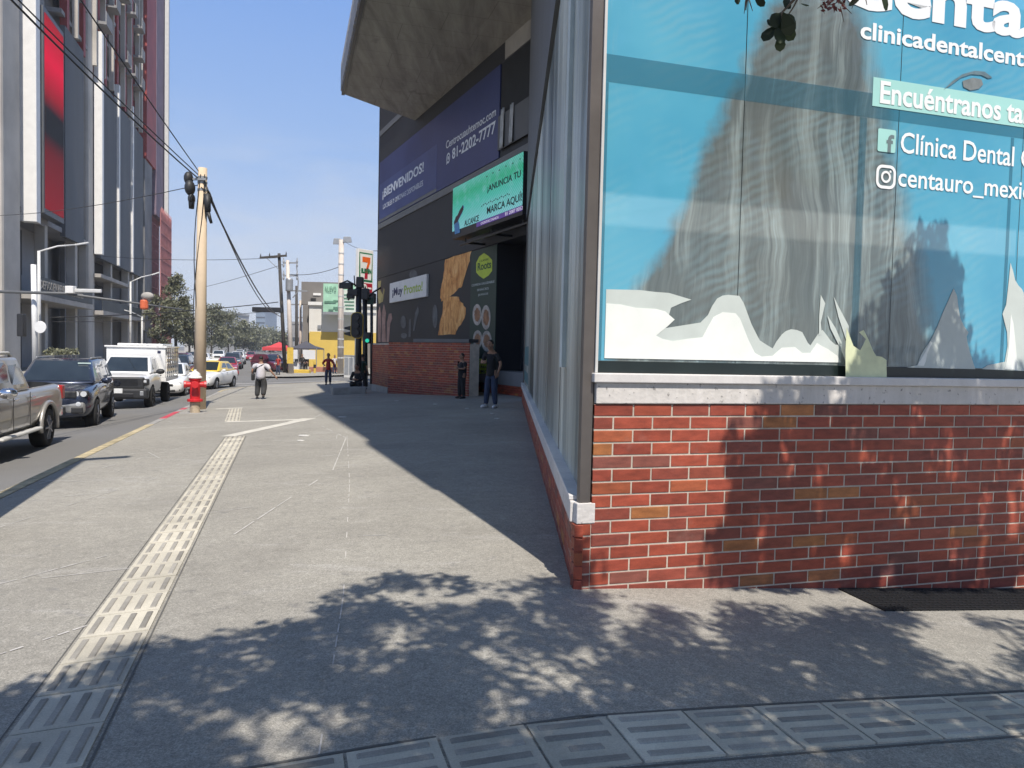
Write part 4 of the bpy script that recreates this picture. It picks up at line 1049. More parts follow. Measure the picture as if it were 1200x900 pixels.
# red end wall, netting and red scaffold
bld('red_wall', [(s_(167.6), s_(178.5), LT-.4, LT+14, T(172, 190).z, HT2)], M['tw_red'])
bld('dark_pier', [(s_(167.6), s_(176), LT-.2, LT+14, GZ, T(172, 190).z-.1)], M['concrete_dark'])
nt = thing('scaffold_netting', 'dull mauve netting hung over the far end of the concrete tower', 'netting', S(s_(178.6), LT, 18))
bld('netting', [(s_(178.7), s_(194), LT-.45, LT+14, T(190, 262).z, HT2)], M['tw_net'], nt)
bld('hoist_mast', [(s_(187), s_(188), LT-1.1, LT-.6, T(190, 262).z, HT2)], M['pale_steel'], nt)
sf = thing('red_scaffold', 'red steel scaffold standing at the foot of the netted tower end', 'scaffold', S(s_(177), LT-.5, GZ))
m = MB(); sa, sb_ = s_(174.5), s_(188); zt = T(186, 255).z
for i in range(11):
    for l in (LT-1.4, LT+.2):
        p = S(sa + (sb_-sa)*i/10, l); m.tube(V((p.x,p.y,GZ)), V((p.x,p.y,zt)), .07, n=5)
for k in range(11):
    z = GZ + 1.2 + k*1.75
    if z > zt: break
    for l in (LT-1.4, LT+.2): p, q = S(sa, l, z), S(sb_, l, z); m.tube(p, q, .06, n=5)
    for i in range(10):
        p = S(sa + (sb_-sa)*i/10, LT-1.4, z); q = S(sa + (sb_-sa)*(i+1)/10, LT-1.4, z+1.7); m.tube(p, q, .045, n=4)
M['scaf'] = mat('scaffold_red', (.42,.16,.15), .6, .25, 1)
m.build('frame', M['scaf'], sf)
m = MB(); m.slbox(sa, sb_, LT+.3, LT+12, GZ, zt); m.build('dark_shell', M['tw_net'], sf)
# planters under the tower
M['planter'] = mat('planter_grey', (.10,.10,.10), .7, .15, 2)

# ------------------------------------------------------------------ vehicles (x forward, y left)
DIRV = math.atan2(-U2[1], -U2[0])            # traffic comes towards the camera
def wheel(root, x, y, r, wd=.23, dark=False):
    s = 1 if y > 0 else -1
    m = MB(); m.lathe([(r*.62,-wd/2),(r*.93,-wd/2),(r,-wd*.32),(r,wd*.32),(r*.93,wd/2),(r*.62,wd/2),(r*.60,wd*.3),(.03,wd*.25),(.03,-wd*.25),(r*.6,-wd*.3)], (x, y, r), 26, 'Y')
    t = m.build('wheel', M['rubber'], root, smooth=True, world=False)
    m = MB(); yo = y + s*wd*.42
    m.lathe([(r*.60,-.02),(r*.63,.0),(r*.58,.012),(r*.50,-.03*s*s)], (x, yo, r), 24, 'Y')
    for k in range(7):
        a = 2*math.pi*k/7; m.bar((x+r*.10*math.cos(a), yo, r+r*.10*math.sin(a)), (x+r*.6*math.cos(a), yo-.005*s, r+r*.6*math.sin(a)), r*.16, .03)
    m.lathe([(r*.15,-.02),(r*.15,.02),(r*.08,.03)], (x, yo, r), 12, 'Y')
    m.build('rim', M['plastic'] if dark else M['rim'], t, smooth=False, world=False)
def lerp(a, b, t): return V(a) + (V(b)-V(a))*t
def quad(c, u0, u1, v0, v1):                 # c = bl, br, tr, tl
    f = lambda u, v: lerp(lerp(c[0], c[1], u), lerp(c[3], c[2], u), v)
    return [f(u0,v0), f(u1,v0), f(u1,v1), f(u0,v1)]
def loft(st, mt, name, root, holes=(), bed=None, r=.4, sub=2, zc=.02):
    m = MB(); rings = []
    for x, w, zb, zt in st:
        h = [(0, zb), (w*.72, zb), (w*.95, zb+.07), (w, zb+(zt-zb)*.45), (w*.985, zt-.12), (w*.90, zt-.015), (w*.5, zt+zc*.8), (0, zt+zc)]
        rings.append([(x, y, z) for y, z in h] + [(x, -y, z) for y, z in h[-2:0:-1]])
    n = len(rings[0]); m.add([p for q in rings for p in q], [(i*n+k, i*n+(k+1)%n, (i+1)*n+(k+1)%n, (i+1)*n+k) for i in range(len(rings)-1) for k in range(n)] + [tuple(range(n))[::-1], tuple((len(rings)-1)*n+k for k in range(n))])
    o = m.build(name, [mt, M['plastic']], root, smooth=True, world=False)
    sm = o.modifiers.new('s', 'SUBSURF'); sm.levels = sm.render_levels = sub
    tmp = []
    def cut(c):
        b_ = o.modifiers.new('b', 'BOOLEAN'); b_.object = c; b_.operation = 'DIFFERENCE'; b_.solver = 'EXACT'; tmp.append(c)
    for hx in holes:
        c = MB(); c.lathe([(r*1.16,-2),(r*1.16,2)], (hx, 0, r*1.02), 28, 'Y'); c = c.build('cut', M['plastic'], root, world=False); cut(c)
    if bed:
        c = MB(); c.box(*bed); cut(c.build('cut', M['plastic'], root, world=False))
    bpy.context.view_layer.update(); baked(o)
    for c in tmp: bpy.data.objects.remove(c, do_unlink=True)
    return o
def cabin(root, xf, xr, rf, rr_, zb, zr, wb, wr, mt, splits=(.5,), name='cabin', tint=None, dy=0):
    g = tint or M['carglass']
    B = [(xf, wb), (xr, wb)]; 
    c = [V((xf,wb*.93,zb)), V((xf,-wb*.93,zb)), V((xr,-wb*.95,zb)), V((xr,wb*.95,zb)), V((rf,wr*.95,zr)), V((rf,-wr*.95,zr)), V((rr_,-wr,zr)), V((rr_,wr,zr))]
    m = MB(); m.hexa(c); m.build(name, mt, root, bevel=.07, seg=3, smooth=True, world=False)
    def pane(nm, q, u0, u1, v0, v1, flip=1):
        q = quad(q, u0, u1, v0, v1); n = (q[1]-q[0]).cross(q[3]-q[0]).normalized()
        m = MB(); m.prism([p + n*.002 for p in q], n*.012); m.build(nm, g, root, bevel=.02, seg=2, world=False)
    pane('windshield', [c[0], c[1], c[5], c[4]][::1], .06, .94, .10, .93) if False else pane('windshield', [c[1], c[0], c[4], c[5]], .06, .94, .12, .92)
    pane('rear_window', [c[3], c[2], c[6], c[7]], .08, .92, .15, .9)
    e = [0] + list(splits) + [1]
    for a, b in zip(e[:-1], e[1:]):
        m0, m1 = (.07 if a == 0 else .018), (.06 if b == 1 else .018)
        pane('side_window', [c[0], c[3], c[7], c[4]][::-1][2:] + [c[0], c[3], c[7], c[4]][::-1][:2] if False else [c[3], c[0], c[4], c[7]], 1-b+m1, 1-a-m0, .12, .90)
        pane('side_window', [c[1], c[2], c[6], c[5]], a+m0, b-m1, .12, .90)
def bits(root, name, boxes, mt, bevel=.02):
    for b in boxes: m = MB(); m.box(*b); m.build(name, mt, root, bevel=bevel, world=False)
def sym(x0, x1, y0, y1, z0, z1): return [(x0,x1,y0,y1,z0,z1), (x0,x1,-y1,-y0,z0,z1)]
def mirrors(root, x, w, z, mt, big=1.0):
    for s in (1, -1):
        m = MB(); m.ball((x, s*(w+.14*big), z), (.09*big, .13*big, .085*big), 10, 6); m.bar((x+.02, s*(w-.04), z-.06), (x, s*(w+.08), z-.03), .05)
        m.build('mirror', mt, root, smooth=True, world=False)
def paint(nm, col, metal=0.0, rough=.3): return mat(nm, col, rough, .04, 2, metal=metal, coat=.8)
P_SIL = paint('paint_silver', (.37,.355,.33), .4, .38); P_BLU = paint('paint_dark_blue', (.035,.045,.075), .4, .25)
P_WHI = paint('paint_white', (.78,.78,.77)); P_RED = paint('paint_red', (.32,.02,.035)); P_BLK = paint('paint_black', (.02,.021,.025)); P_GRY = paint('paint_grey', (.12,.13,.14), .4)
P_YEL = paint('paint_yellow', (.72,.50,.03)); P_DRD = paint('paint_dark_red', (.12,.02,.04))
def place(name, label, s, l, yaw=0, sc_=.93, group=None, cat='car', dz=-.10):
    p = SG(s, l, dz); slope = math.atan((zg(p.x-1)-zg(p.x+1))/2)
    o = thing(name, label, cat, p, DIRV + yaw, group, sc_)
    return o
def plate(root, x, z, y=0, s_=None):
    m = MB(); m.box(x-.02, x+.012, y-.16, y+.16, z-.08, z+.08); return m.build('license_plate', M['plate'], root, bevel=.01, world=False)
def sedan(root, mt, roof=None, lamp=True, wh=True):
    loft([(2.24,.60,.30,.60),(2.16,.76,.22,.68),(1.95,.83,.19,.80),(1.35,.865,.18,.90),(.80,.87,.18,.98),(-.3,.87,.18,.98),(-1.5,.865,.2,1.03),(-2.0,.82,.24,1.04),(-2.18,.74,.32,1.0),(-2.24,.62,.40,.82)], mt, 'body', root, (1.38,-1.25), None, .31)
    cabin(root, 1.0, -1.80, .15, -1.02, .95, 1.49, .84, .60, roof or mt, (.52,))
    for x in (1.38, -1.25):
        for y in (.74, -.74): wheel(root, x, y, .31, .2)
    bits(root, 'underbody', [(-1.9, 2.0, -.62, .62, .16, .55)], M['dark'])
    bits(root, 'headlight', sym(1.90,2.13,.46,.74,.60,.72), M['lamp'], .035); bits(root, 'tail_light', sym(-2.2,-2.0,.55,.80,.72,.92), M['red_lens'], .03)
    bits(root, 'grille', [(2.1,2.235,-.42,.42,.50,.62)], M['plastic']); bits(root, 'bumper_intake', [(2.1,2.225,-.5,.5,.26,.38)], M['plastic'])
    bits(root, 'fog_lamp', sym(2.06,2.18,.58,.70,.32,.40), M['plastic'])
    plate(root, 2.24, .44); mirrors(root, .72, .85, 1.02, mt, .85)
    bits(root, 'door_handle', sym(-.15,.02,.862,.885,.86,.89) + sym(-1.05,-.88,.858,.882,.88,.91), M['plastic'], .006)
def suv(root, mt, big=False, lamps=True):
    loft([(2.42,.66,.40,.80),(2.34,.84,.32,.95),(2.05,.93,.28,1.02),(1.5,.955,.27,1.08),(1.0,.96,.27,1.13),(-.5,.96,.27,1.15),(-1.9,.955,.28,1.16),(-2.3,.90,.34,1.14),(-2.42,.78,.42,1.0)], mt, 'body', root, (1.5,-1.42), None, .37)
    cabin(root, 1.25, -2.34, .38, -1.95, 1.10, 1.70, .92, .69, mt, (.38,.76))
    for x in (1.5, -1.42):
        for y in (.83, -.83): wheel(root, x, y, .37, .26)
    bits(root, 'underbody', [(-2.1, 2.1, -.68, .68, .24, .7)], M['dark'])
    bits(root, 'tail_light', sym(-2.4,-2.2,.6,.86,.9,1.08), M['red_lens'], .03)
    bits(root, 'roof_rail', sym(-1.7,.2,.60,.64,1.70,1.75), M['steel'], .012)
    mirrors(root, .85, .93, 1.17, mt, 1.0)
    bits(root, 'door_handle', sym(.0,.2,.955,.985,.98,1.02) + sym(-1.0,-.8,.955,.985,1.0,1.04), mt, .01)
# --- silver pickup, its nose outside the picture
root = place('pickup_truck', 'silver grey double cab pickup with roof rails at the left edge of the photo', 13.5, 4.95)
loft([(2.6,.70,.45,.86),(2.5,.86,.38,1.0),(2.1,.905,.36,1.08),(1.7,.915,.36,1.13),(1.15,.92,.36,1.16),(-.8,.92,.37,1.17),(-2.3,.92,.40,1.20),(-2.55,.91,.44,1.20),(-2.62,.88,.50,1.16)], P_SIL, 'body', root, (1.62,-1.55), (-2.5,-.92,-.76,.76,.72,1.6), .38)
cabin(root, 1.38, -.86, .55, -.62, 1.13, 1.74, .885, .68, P_SIL, (.56,))
for x in (1.62, -1.55):
    for y in (.80, -.80): wheel(root, x, y, .38, .25)
    for s in (1, -1):
        m = MB(); m.path([(x + .50*math.cos(rad(a)), s*.925, .39 + .47*math.sin(rad(a))) for a in range(-8, 190, 14)], .045, 8); m.build('wheel_arch', P_SIL, root, smooth=True, world=False)
bits(root, 'underbody', [(-2.4, 2.3, -.66, .66, .36, .74)], M['dark'])
bits(root, 'running_board', sym(-.95,1.02,.86,1.0,.40,.46), M['pale_steel'], .03)
for s in (1, -1): m = MB(); m.path([(.40,s*.60,1.735),(.25,s*.61,1.80),(-.4,s*.61,1.80),(-.55,s*.60,1.735)], .028, 8); m.build('roof_rail', M['pale_steel'], root, smooth=True, world=False)
mirrors(root, 1.02, .90, 1.18, M['chrome'], 1.1)
bits(root, 'door_handle', sym(.12,.30,.915,.945,1.0,1.045) + sym(-.72,-.55,.915,.945,1.0,1.045), M['chrome'], .012)
m = MB()
for s in (1, -1):
    for x in (.33, -.50, 1.12): m.box(x-.006, x+.006, s*.9205-.004, s*.9205+.004, .5, 1.12)
m.build('door_gap', M['black'], root, world=False)
bits(root, 'tail_light', sym(-2.635,-2.45,.72,.915,.86,1.14), M['red_lens'], .02); bits(root, 'rear_bumper', [(-2.75,-2.6,-.85,.85,.5,.68)], M['chrome'], .03)
bits(root, 'headlight', sym(2.2,2.5,.55,.84,.82,.98), M['lamp'], .04)
# --- dark blue SUV
root = place('sport_utility_car', 'dark blue SUV with twin ring headlights waiting behind the silver pickup', 20.75, 5.32, .09)
suv(root, P_BLU)
bits(root, 'grille', [(2.3,2.43,-.62,-.04,.80,.98), (2.3,2.43,.04,.62,.80,.98)], M['plastic'], .03)
for s in (1, -1):
    m = MB(); m.box(2.14,2.34,min(s*.50,s*.86),max(s*.50,s*.86),.83,.98); h = m.build('headlight', M['plastic'], root, bevel=.04, world=False)
    for y in (.60, .76): m = MB(); m.lathe([(.045,0),(.068,0),(.068,.03),(.045,.03)], (2.335, s*y, .905), 16, 'X'); m.build('lamp_ring', M['lamp'], h, world=False)
M['bumper_silver'] = mat('bumper_silver', (.30,.30,.29), .35, .05, 3, metal=.4)
m = MB(); m.box(2.2,2.415,-.80,.80,.42,.72); m.build('front_bumper', M['bumper_silver'], root, bevel=.09, seg=3, world=False)
bits(root, 'bumper_intake', [(2.3,2.43,-.40,.40,.44,.62)] + sym(2.26,2.425,.50,.76,.44,.60), M['plastic'], .03)
for s in (1, -1): m = MB(); m.lathe([(.055,0),(.055,.02),(.03,.025)], (2.405, s*.66, .665), 14, 'X'); m.build('fog_lamp', M['lamp'], root, world=False)
plate(root, 2.43, .68)
M['sticker'] = mat('sticker', (.5,.62,.58), .5, .1, 5)
bits(root, 'windshield_sticker', [(.60,.615,.38,.68,1.585,1.62)], M['sticker'], .004)
# --- white stake truck
root = place('stake_truck', 'white stake bed truck with black grille and bumper in the queue', 27.95, 5.12, .0, .93, None, 'truck')
loft([(2.55,.74,.62,1.02),(2.48,.88,.52,1.10),(2.1,.92,.44,1.16),(1.6,.93,.42,1.20),(1.1,.93,.42,1.24),(.2,.93,.42,1.24),(-.30,.92,.44,1.24),(-.42,.86,.5,1.2)], P_WHI, 'body', root, (1.62,), None, .39)
cabin(root, 1.42, -.42, .62, -.28, 1.20, 1.80, .90, .70, P_WHI, (.86,))
for x in (1.62, -1.75):
    for y in (.82, -.82): wheel(root, x, y, .39, .25, True)
bits(root, 'grille', [(2.36,2.605,-.80,.80,.72,1.12)], M['plastic'], .05)
m = MB(); m.box(2.2,2.63,-.92,.92,.38,.745); m.build('front_bumper', M['plastic'], root, bevel=.08, seg=3, world=False)
bits(root, 'bumper_intake', [(2.5,2.64,-.5,.5,.44,.58)], M['black'], .02)
m = MB()
for k in range(7): z = .84 + k*.036; m.box(2.604, 2.612, -.62, .62, z, z+.012)
m.build('grille_slats', M['black'], root, world=False)
m = MB(); m.lathe([(.075,0),(.10,0),(.10,.018),(.075,.018)], (2.607, 0, .93), 20, 'X'); m.box(2.61, 2.622, -.11, .11, .918, .942); m.build('emblem', M['chrome'], root, world=False)
bits(root, 'headlight', sym(2.22,2.56,.70,.92,.84,1.06), M['plastic'], .04); bits(root, 'headlight_lens', sym(2.40,2.575,.74,.88,.93,1.02), M['lamp'], .02)
bits(root, 'fog_lamp', sym(2.5,2.637,.68,.80,.50,.66), M['steel'], .02)
plate(root, 2.645, .66); mirrors(root, 1.12, .92, 1.28, M['plastic'], 1.15)
bits(root, 'door_handle', sym(.0,.2,.925,.95,1.08,1.12), M['plastic'], .01)
bits(root, 'chassis', [(-3.6,2.2,-.5,.5,.45,.78)], M['dark'])
bed = MB(); bed.box(-3.75,-.55,-1.02,1.02,.84,.98); bed = bed.build('cargo_bed', P_WHI, root, bevel=.01, world=False)
m = MB(); m.box(-.66,-.55,-1.0,1.0,.985,2.10); m.build('bulkhead_panel', P_WHI, root, bevel=.01, world=False)
m = MB(); m.box(-3.75,-.50,-1.06,1.06,2.105,2.17); m.build('cargo_roof', P_WHI, root, bevel=.015, world=False)
m = MB(); m.box(-3.5,-1.3,-.8,.8,2.172,2.26); m.build('roof_cover', P_WHI, root, bevel=.06, world=False)
for s in (1, -1):
    m = MB()
    for k in range(6): z = 1.02 + k*.19; m.box(-3.7,-.67,s*1.0-.012,s*1.0+.012,z,z+.105)
    for k in range(7): x = -3.68 + k*.48; m.box(x,x+.10,s*1.016-.014,s*1.016+.014,.985,2.10)
    m.build('stake_side', P_WHI, root, world=False)
m = MB(); m.box(-3.7,-.68,-.02,.02,.99,2.09); m.build('cargo_divider', M['steel'], root, world=False)
text('FRIGO', 'lettering', M['navy_ink'], root, mw(root) @ V((-.548, .30, 1.93)), (mw(root).to_3x3() @ V((0,-1,0))), (0,0,1), .35, .06) if False else None
bits(root, 'panel_badge', [(-.56,-.545,.72,.84,1.90,2.0)], M['navy_ink'], .005)
# --- white sedan, taxi
root = place('sedan_car', 'small white sedan half hidden behind the white truck', 35.0, 4.95, 0)
sedan(root, P_WHI)
taxi = place('taxi', 'white taxi sedan with a yellow roof turning at the corner', 41.6, 3.95, rad(-15), .95)
sedan(taxi, P_WHI, P_YEL)
bits(taxi, 'roof_sign', [(-.5,-.3,-.25,.25,1.495,1.60)], M['print_white'], .03)
M['taxi_dark'] = mat('taxi_decal', (.05,.06,.05), .5, .2, 6)
bits(taxi, 'door_decal', [(-.2,.35,-.884,-.868,.55,.80), (.75,.95,-.884,-.87,.55,.75)], M['taxi_dark'], .01)
bits(taxi, 'yellow_pillar', [(-1.95,-1.35,-.80,-.70,1.02,1.10)], P_YEL, .02)
# --- the queue and the avenue beyond
base_suv = place('sport_utility_car', 'white family SUV with dark windows behind the small white sedan', 40.4, 6.2, 0); suv(base_suv, P_WHI)
bits(base_suv, 'headlight', sym(2.2,2.4,.5,.86,.84,.96), M['lamp'], .03); bits(base_suv, 'grille', [(2.3,2.435,-.45,.45,.62,.92)], M['plastic'], .03)
def recolor(o, m0, m1):
    for ch in [o] + list(o.children_recursive):
        if ch.type == 'MESH':
            for sl in ch.material_slots:
                if sl.material == m0: sl.link = 'OBJECT'; sl.material = m1
def clone(src, s, l, label, m0, m1, yaw=0, sc_=.93, group='cars out on the avenue', dz=-.10):
    o = copy_tree(src); o.location = SG(s, l, dz); o.rotation_euler[2] = DIRV + yaw; o.scale = (sc_,)*3; o['label'] = label; o['group'] = group
    if m1 != m0: recolor(o, m0, m1)
    return o
base_sed = bpy.data.objects['sedan_car']
far = [(base_suv, 52, 6.9, P_BLK, 0, 'black SUV standing right behind the yellow roofed taxi'),
       (base_sed, 61, 4.6, P_RED, .05, 'red sedan nearest the red canopy on the avenue'),
       (base_suv, 66, 8.6, P_DRD, 0, 'dark red SUV in the middle lane of the far queue'),
       (base_suv, 78, 5.4, P_GRY, 0, 'dark grey SUV under the edge of the red canopy'),
       (base_sed, 88, 9.2, P_WHI, 0, 'white sedan in the middle of the distant traffic'),
       (base_suv, 74, 12.0, P_WHI, 0, 'white SUV in the far lane beside the trees'),
       (base_suv, 98, 6.2, P_WHI, 0, 'white SUV far down the near lane'),
       (base_suv, 112, 9.6, P_WHI, 0, 'white SUV farthest along the middle lane'),
       (base_sed, 104, 12.3, P_GRY, 0, 'grey sedan far along the tree side lane'),
       (base_sed, 126, 6.0, P_RED, 0, 'tiny red sedan at the end of the near lane'),
       (base_suv, 140, 8.5, P_WHI, 0, 'tiny white SUV at the very end of the street')]
for src, s, l, mt, yaw, lab in far: clone(src, s, l, lab, P_WHI, mt, yaw)
clone(base_suv, 68, 1.6, 'maroon and white SUV parked facing the red canopy', P_WHI, P_DRD, .5)

# ------------------------------------------------------------------ hydrant
hp = gp(228.5, 484)
hy = thing('fire_hydrant', 'red fire hydrant with a white cap on a bare concrete stub beside the kerb', 'hydrant', hp)
M['stub'] = mat('hydrant_stub', (.42,.34,.24), .85, .35, 9, bmp=.2)
def lpart(nm, prof, mt, o=(0,0,0), ax='Z', par=None, n=18): m = MB(); m.lathe(prof, o, n, ax); return m.build(nm, mt, par or hy, smooth=False, bevel=.004, world=False)
lpart('stub', [(.125,-.1),(.125,.26),(.115,.30)], M['stub'])
lpart('lower_flange', [(.19,.30),(.19,.36),(.14,.37)], M['red'])
lpart('barrel', [(.125,.37),(.125,.84),(.15,.86),(.15,.90)], M['red'])
lpart('bonnet', [(.17,.90),(.17,.93),(.14,.95),(.12,1.02),(.06,1.07),(.035,1.08),(.035,1.12)], M['white'])
for ax_, d in (('a', V((-.92,-.39,0))), ('b', V((.39,-.92,0))), ('c', V((.92,.39,0)))):
    m = MB(); m.tube(d*.10+V((0,0,.74)), d*.21+V((0,0,.74)), .075, n=14); m.tube(d*.21+V((0,0,.74)), d*.27+V((0,0,.74)), .092, n=8); m.build('hose_outlet', M['red'], hy, bevel=.006, world=False)
m = MB(); m.box(-.32,.30,-.28,.25,-.05,.014); m.build('concrete_pad', M['kerb'], hy, bevel=.01, world=False)

# ------------------------------------------------------------------ poles, lamps, cables
M['pole_conc'] = mat('pole_concrete', (.60,.48,.34), .85, .15, 1.2, fine=.06)
M['pole_pale'] = mat('pole_pale', (.56,.50,.44), .85, .2, 1)
M['wood'] = mat('pole_wood', (.055,.05,.045), .8, .3, 1.5, stretch=(4,4,.4))
M['cable'] = mat('cable_black', (.012,.012,.013), .5, .2, 3)
pp = gp(233.5, 479.5); ptop = at(237.5, 197, pp.y)
up = thing('utility_pole', 'tapered buff concrete utility pole standing next to the hydrant', 'pole', pp)
m = MB(); m.tube(pp - V((0,0,.3)), ptop, .175, .115, 16); m.build('shaft', M['pole_conc'], up, smooth=True)
def ap(k): return pp + (ptop-pp)*k
m = MB()
for k, o, r in ((.955,(-.36,-.05,0),.15),(.93,(-.30,-.1,-.1),.17),(.90,(-.25,-.1,-.2),.12)): m.ball(ap(k)+V(o), (r*.8, r, r*1.25), 10, 7)
m.tube(ap(.90)+V((-.25,-.1,-.2)), ap(.86)+V((-.25,-.1,-.2)), .09, .07, 10); m.build('splice_closure', M['plastic'], up, smooth=True)
m = MB(); m.tube(ap(.89)+V((.17,-.1,0)), ap(.82)+V((.20,-.1,0)), .10, .08, 10); m.tube(ap(.82)+V((.20,-.1,0)), ap(.78)+V((.30,-.1,-.05)), .06, .04, 8); m.build('cable_box', M['plastic'], up, smooth=True)
m = MB()
for k in (.96, .94, .91): m.tube(ap(k)-V((0,0,.03)), ap(k)+V((0,0,.03)), .128, n=14)
m.bar(ap(.95)+V((-.2,-.13,0)), ap(.95)+V((.16,-.13,.0)), .06); m.build('clamp_band', M['steel'], up)
m = MB()
for ph in (0, 1.4): m.path([ap(.97-.09*i) + V((.13*math.cos(ph+i*.5)-.02, -.125, 0)) for i in range(9)], .013, 5)
m.path([ap(.92) + V((.1+.25*math.sin(i*.35), -.12, -.25*(1-math.cos(i*.6)))) for i in range(11)], .012, 5); m.build('loose_cable', M['cable'], up)
def cable(name, a, b, sag, r, label, group, mt=None, n=22):
    pts = [a + (b-a)*(i/n) - V((0,0,sag*4*(i/n)*(1-i/n))) for i in range(n+1)]
    m = MB(); m.path(pts, r, 6); o = m.build(name, mt or M['cable'], smooth=True); return tag(o, label, 'cable', group)
# wooden power pole at the crossing, pale twin behind
def plain_pole(name, px0, py0, px1, py1, r0, r1, mt, label, cat='pole', n=12, grp=None):
    a = gp(px0, py0); b = at(px1, py1, a.y); o = thing(name, label, cat, a, 0, grp); m = MB(); m.tube(a-V((0,0,.3)), b, r0, r1, n); m.build('shaft', mt, o, smooth=True); return o, a, b
wpole, wa_, wb_ = plain_pole('power_pole', 334.5, 437, 327, 297, .17, .12, M['wood'], 'dark wooden power pole with one crossarm beside the red canopy')
def ins(m, p, h=.18): m.lathe([(.03,0),(.06,.04),(.03,.07),(.06,.11),(.03,.15),(.02,h)], p, 8)
ca, cb_ = at(304.5, 302, wa_.y-.2), at(336, 299.5, wa_.y-.2)
m = MB(); m.bar(ca, cb_, .14, .16); m.build('crossarm', M['wood'], wpole)
m = MB(); 
for k in (.03, .36, .98): ins(m, ca + (cb_-ca)*k + V((0,0,.08)), .25)
m.build('insulators', M['plastic'], wpole)
m = MB(); m.bar(at(313, 303, wa_.y-.2), at(327, 316, wa_.y-.2), .05); m.build('brace', M['steel'], wpole)
lp_, la_, lb_ = plain_pole('power_pole', 341.5, 438, 337, 305, .22, .13, M['pole_pale'], 'pale concrete power pole with two crossarms just right of the wooden pole')
for y0, k in ((308, 0), (323, 1)):
    a, b = at(332, y0, la_.y), at(348.5, y0, la_.y); m = MB(); m.bar(a, b, .12); m.build('crossarm', M['steel'], lp_)
    m = MB()
    for q in (.02, .98): p = a + (b-a)*q; m.lathe([(.05,-.35),(.09,-.2),(.05,-.05),(.09,.1),(.05,.25),(.03,.4)], p, 8)
    m.build('insulators', M['steel'], lp_)
m = MB(); m.path([at(347.5, 312, la_.y), at(349.5, 330, la_.y), at(349, 342, la_.y), at(343, 349, la_.y)], .05, 6); m.build('riser_cable', M['steel'], lp_)
m = MB(); m.lathe([(.28,0),(.30,.1),(.30,.9),(.26,1.0)], at(339, 341, la_.y-.3), 12); m.build('transformer', M['steel'], lp_)
m = MB(); a = at(340, 426, la_.y-.28); m.box(a.x-.25,a.x+.25,a.y-.02,a.y+.02,a.z,a.z+1.3); m.build('yellow_notice', M['yellow'], lp_)
for px, y1, dpt, mt, lab in ((348.5, 335, 76, 'wood', 'dark pole third in the row along the far pavement'), (353, 352, 88, 'pole_pale', 'pale pole fourth in the row along the far pavement'), (358, 368, 100, 'wood', 'dark pole fifth in the row along the far pavement'), (364, 366, 118, 'pole_pale', 'pale pole last in the row along the far pavement')):
    b = at(px-1, y1, dpt); a = V((b.x+.1, b.y, zg(b.x))); o = thing('power_pole', lab, 'pole', a, 0, 'power poles receding along the far pavement')
    m = MB(); m.tube(a-V((0,0,.3)), b, .2, .13, 8); m.build('shaft', M[mt], o, smooth=True)
    m = MB(); m.bar(b + V((-1.1,0,-.5)), b + V((1.1,0,-.5)), .14); m.build('crossarm', M['steel'], o)
# white poster covered post with floodlights
fp_, fa_, fb_ = plain_pole('floodlight_post', 399, 438, 400, 281, .26, .20, M['pole_pale'], 'tall white post with two floodlights and paper scraps in front of the yellow wall')
for k in (.12,.2,.26,.33,.41,.5,.58,.66,.74,.82,.9): p = fa_ + (fb_-fa_)*k; m = MB(); m.tube(p-V((0,0,.05)), p+V((0,0,.05)), .28-.06*k, n=12); m.build('metal_band', M['pale_steel'], fp_)
for px, py, k in ((395.5, 283, -1), (407, 281, 1)):
    a = at(px, py, fa_.y); m = MB(); m.hexa([a+V((-.35,-.15,-.25)), a+V((.35,-.15,-.25)), a+V((.35,.15,-.2)), a+V((-.35,.15,-.2)), a+V((-.28,-.1,.25)), a+V((.28,-.1,.25)), a+V((.28,.12,.2)), a+V((-.28,.12,.2))]); m.build('floodlight', M['steel'], fp_, bevel=.04)
    m = MB(); m.bar(a - V((0,0,.1)), fb_ - V((0,0,.3)), .07); m.build('bracket', M['steel'], fp_)
# cables
far0 = at(329, 366, wa_.y); far1 = at(329, 371, wa_.y)
G1 = 'service cables slung from the concrete pole to the wooden pole'
cable('service_cable', ap(.93)+V((.1,0,0)), far0, 1.2, .022, 'black cable drooping from the concrete pole to the wooden pole', G1)
cable('service_cable', ap(.91)+V((.1,0,0)), far1, .7, .03, 'thicker cable under the drooping one between the concrete and wooden poles', G1)
back = V((-5.3, -15, 11.8))
G2 = 'overhead cables running from the concrete pole back over the street'
for k, (dx, dz, sg_, r) in enumerate(((-.1, .0, 1.25, .017), (.5, .8, .85, .013), (-.6, 1.9, .7, .013))):
    cable('overhead_cable', ap(.955)+V((-.1,0,.10*k)), back + V((-dx*3, 0, dz)), sg_*.9, r, ['lowest overhead cable crossing in front of the concrete tower', 'middle overhead cable crossing in front of the concrete tower', 'highest overhead cable crossing in front of the concrete tower'][k], G2)
G3 = 'thin wires strung across the crossing'
def wire(a, b, ya, yb, r, lab, sag=.5): cable('span_wire', at(a[0], a[1], ya), at(b[0], b[1], yb), sag, r, lab, G3)
wire((326, 354), (60, 372), wa_.y, 50, .035, 'upper span wire from the wooden pole across the avenue', .2)
wire((327, 363), (60, 377), wa_.y, 52, .022, 'lower span wire from the wooden pole across the avenue', .3)
wire((399, 312), (335, 321), fa_.y, la_.y, .022, 'short wire between the white post and the pale pole', .3)
wire((443, 294), (404, 283), 40, fa_.y, .016, 'wire from the white post to the black building', .2)
wire((236, 216), (-40, 252), pp.y, 40, .012, 'very thin wire running left from the concrete pole', .3)
wire((331, 310), (150, 350), wa_.y, 110, .02, 'faint high wire running away from the wooden pole', .6)
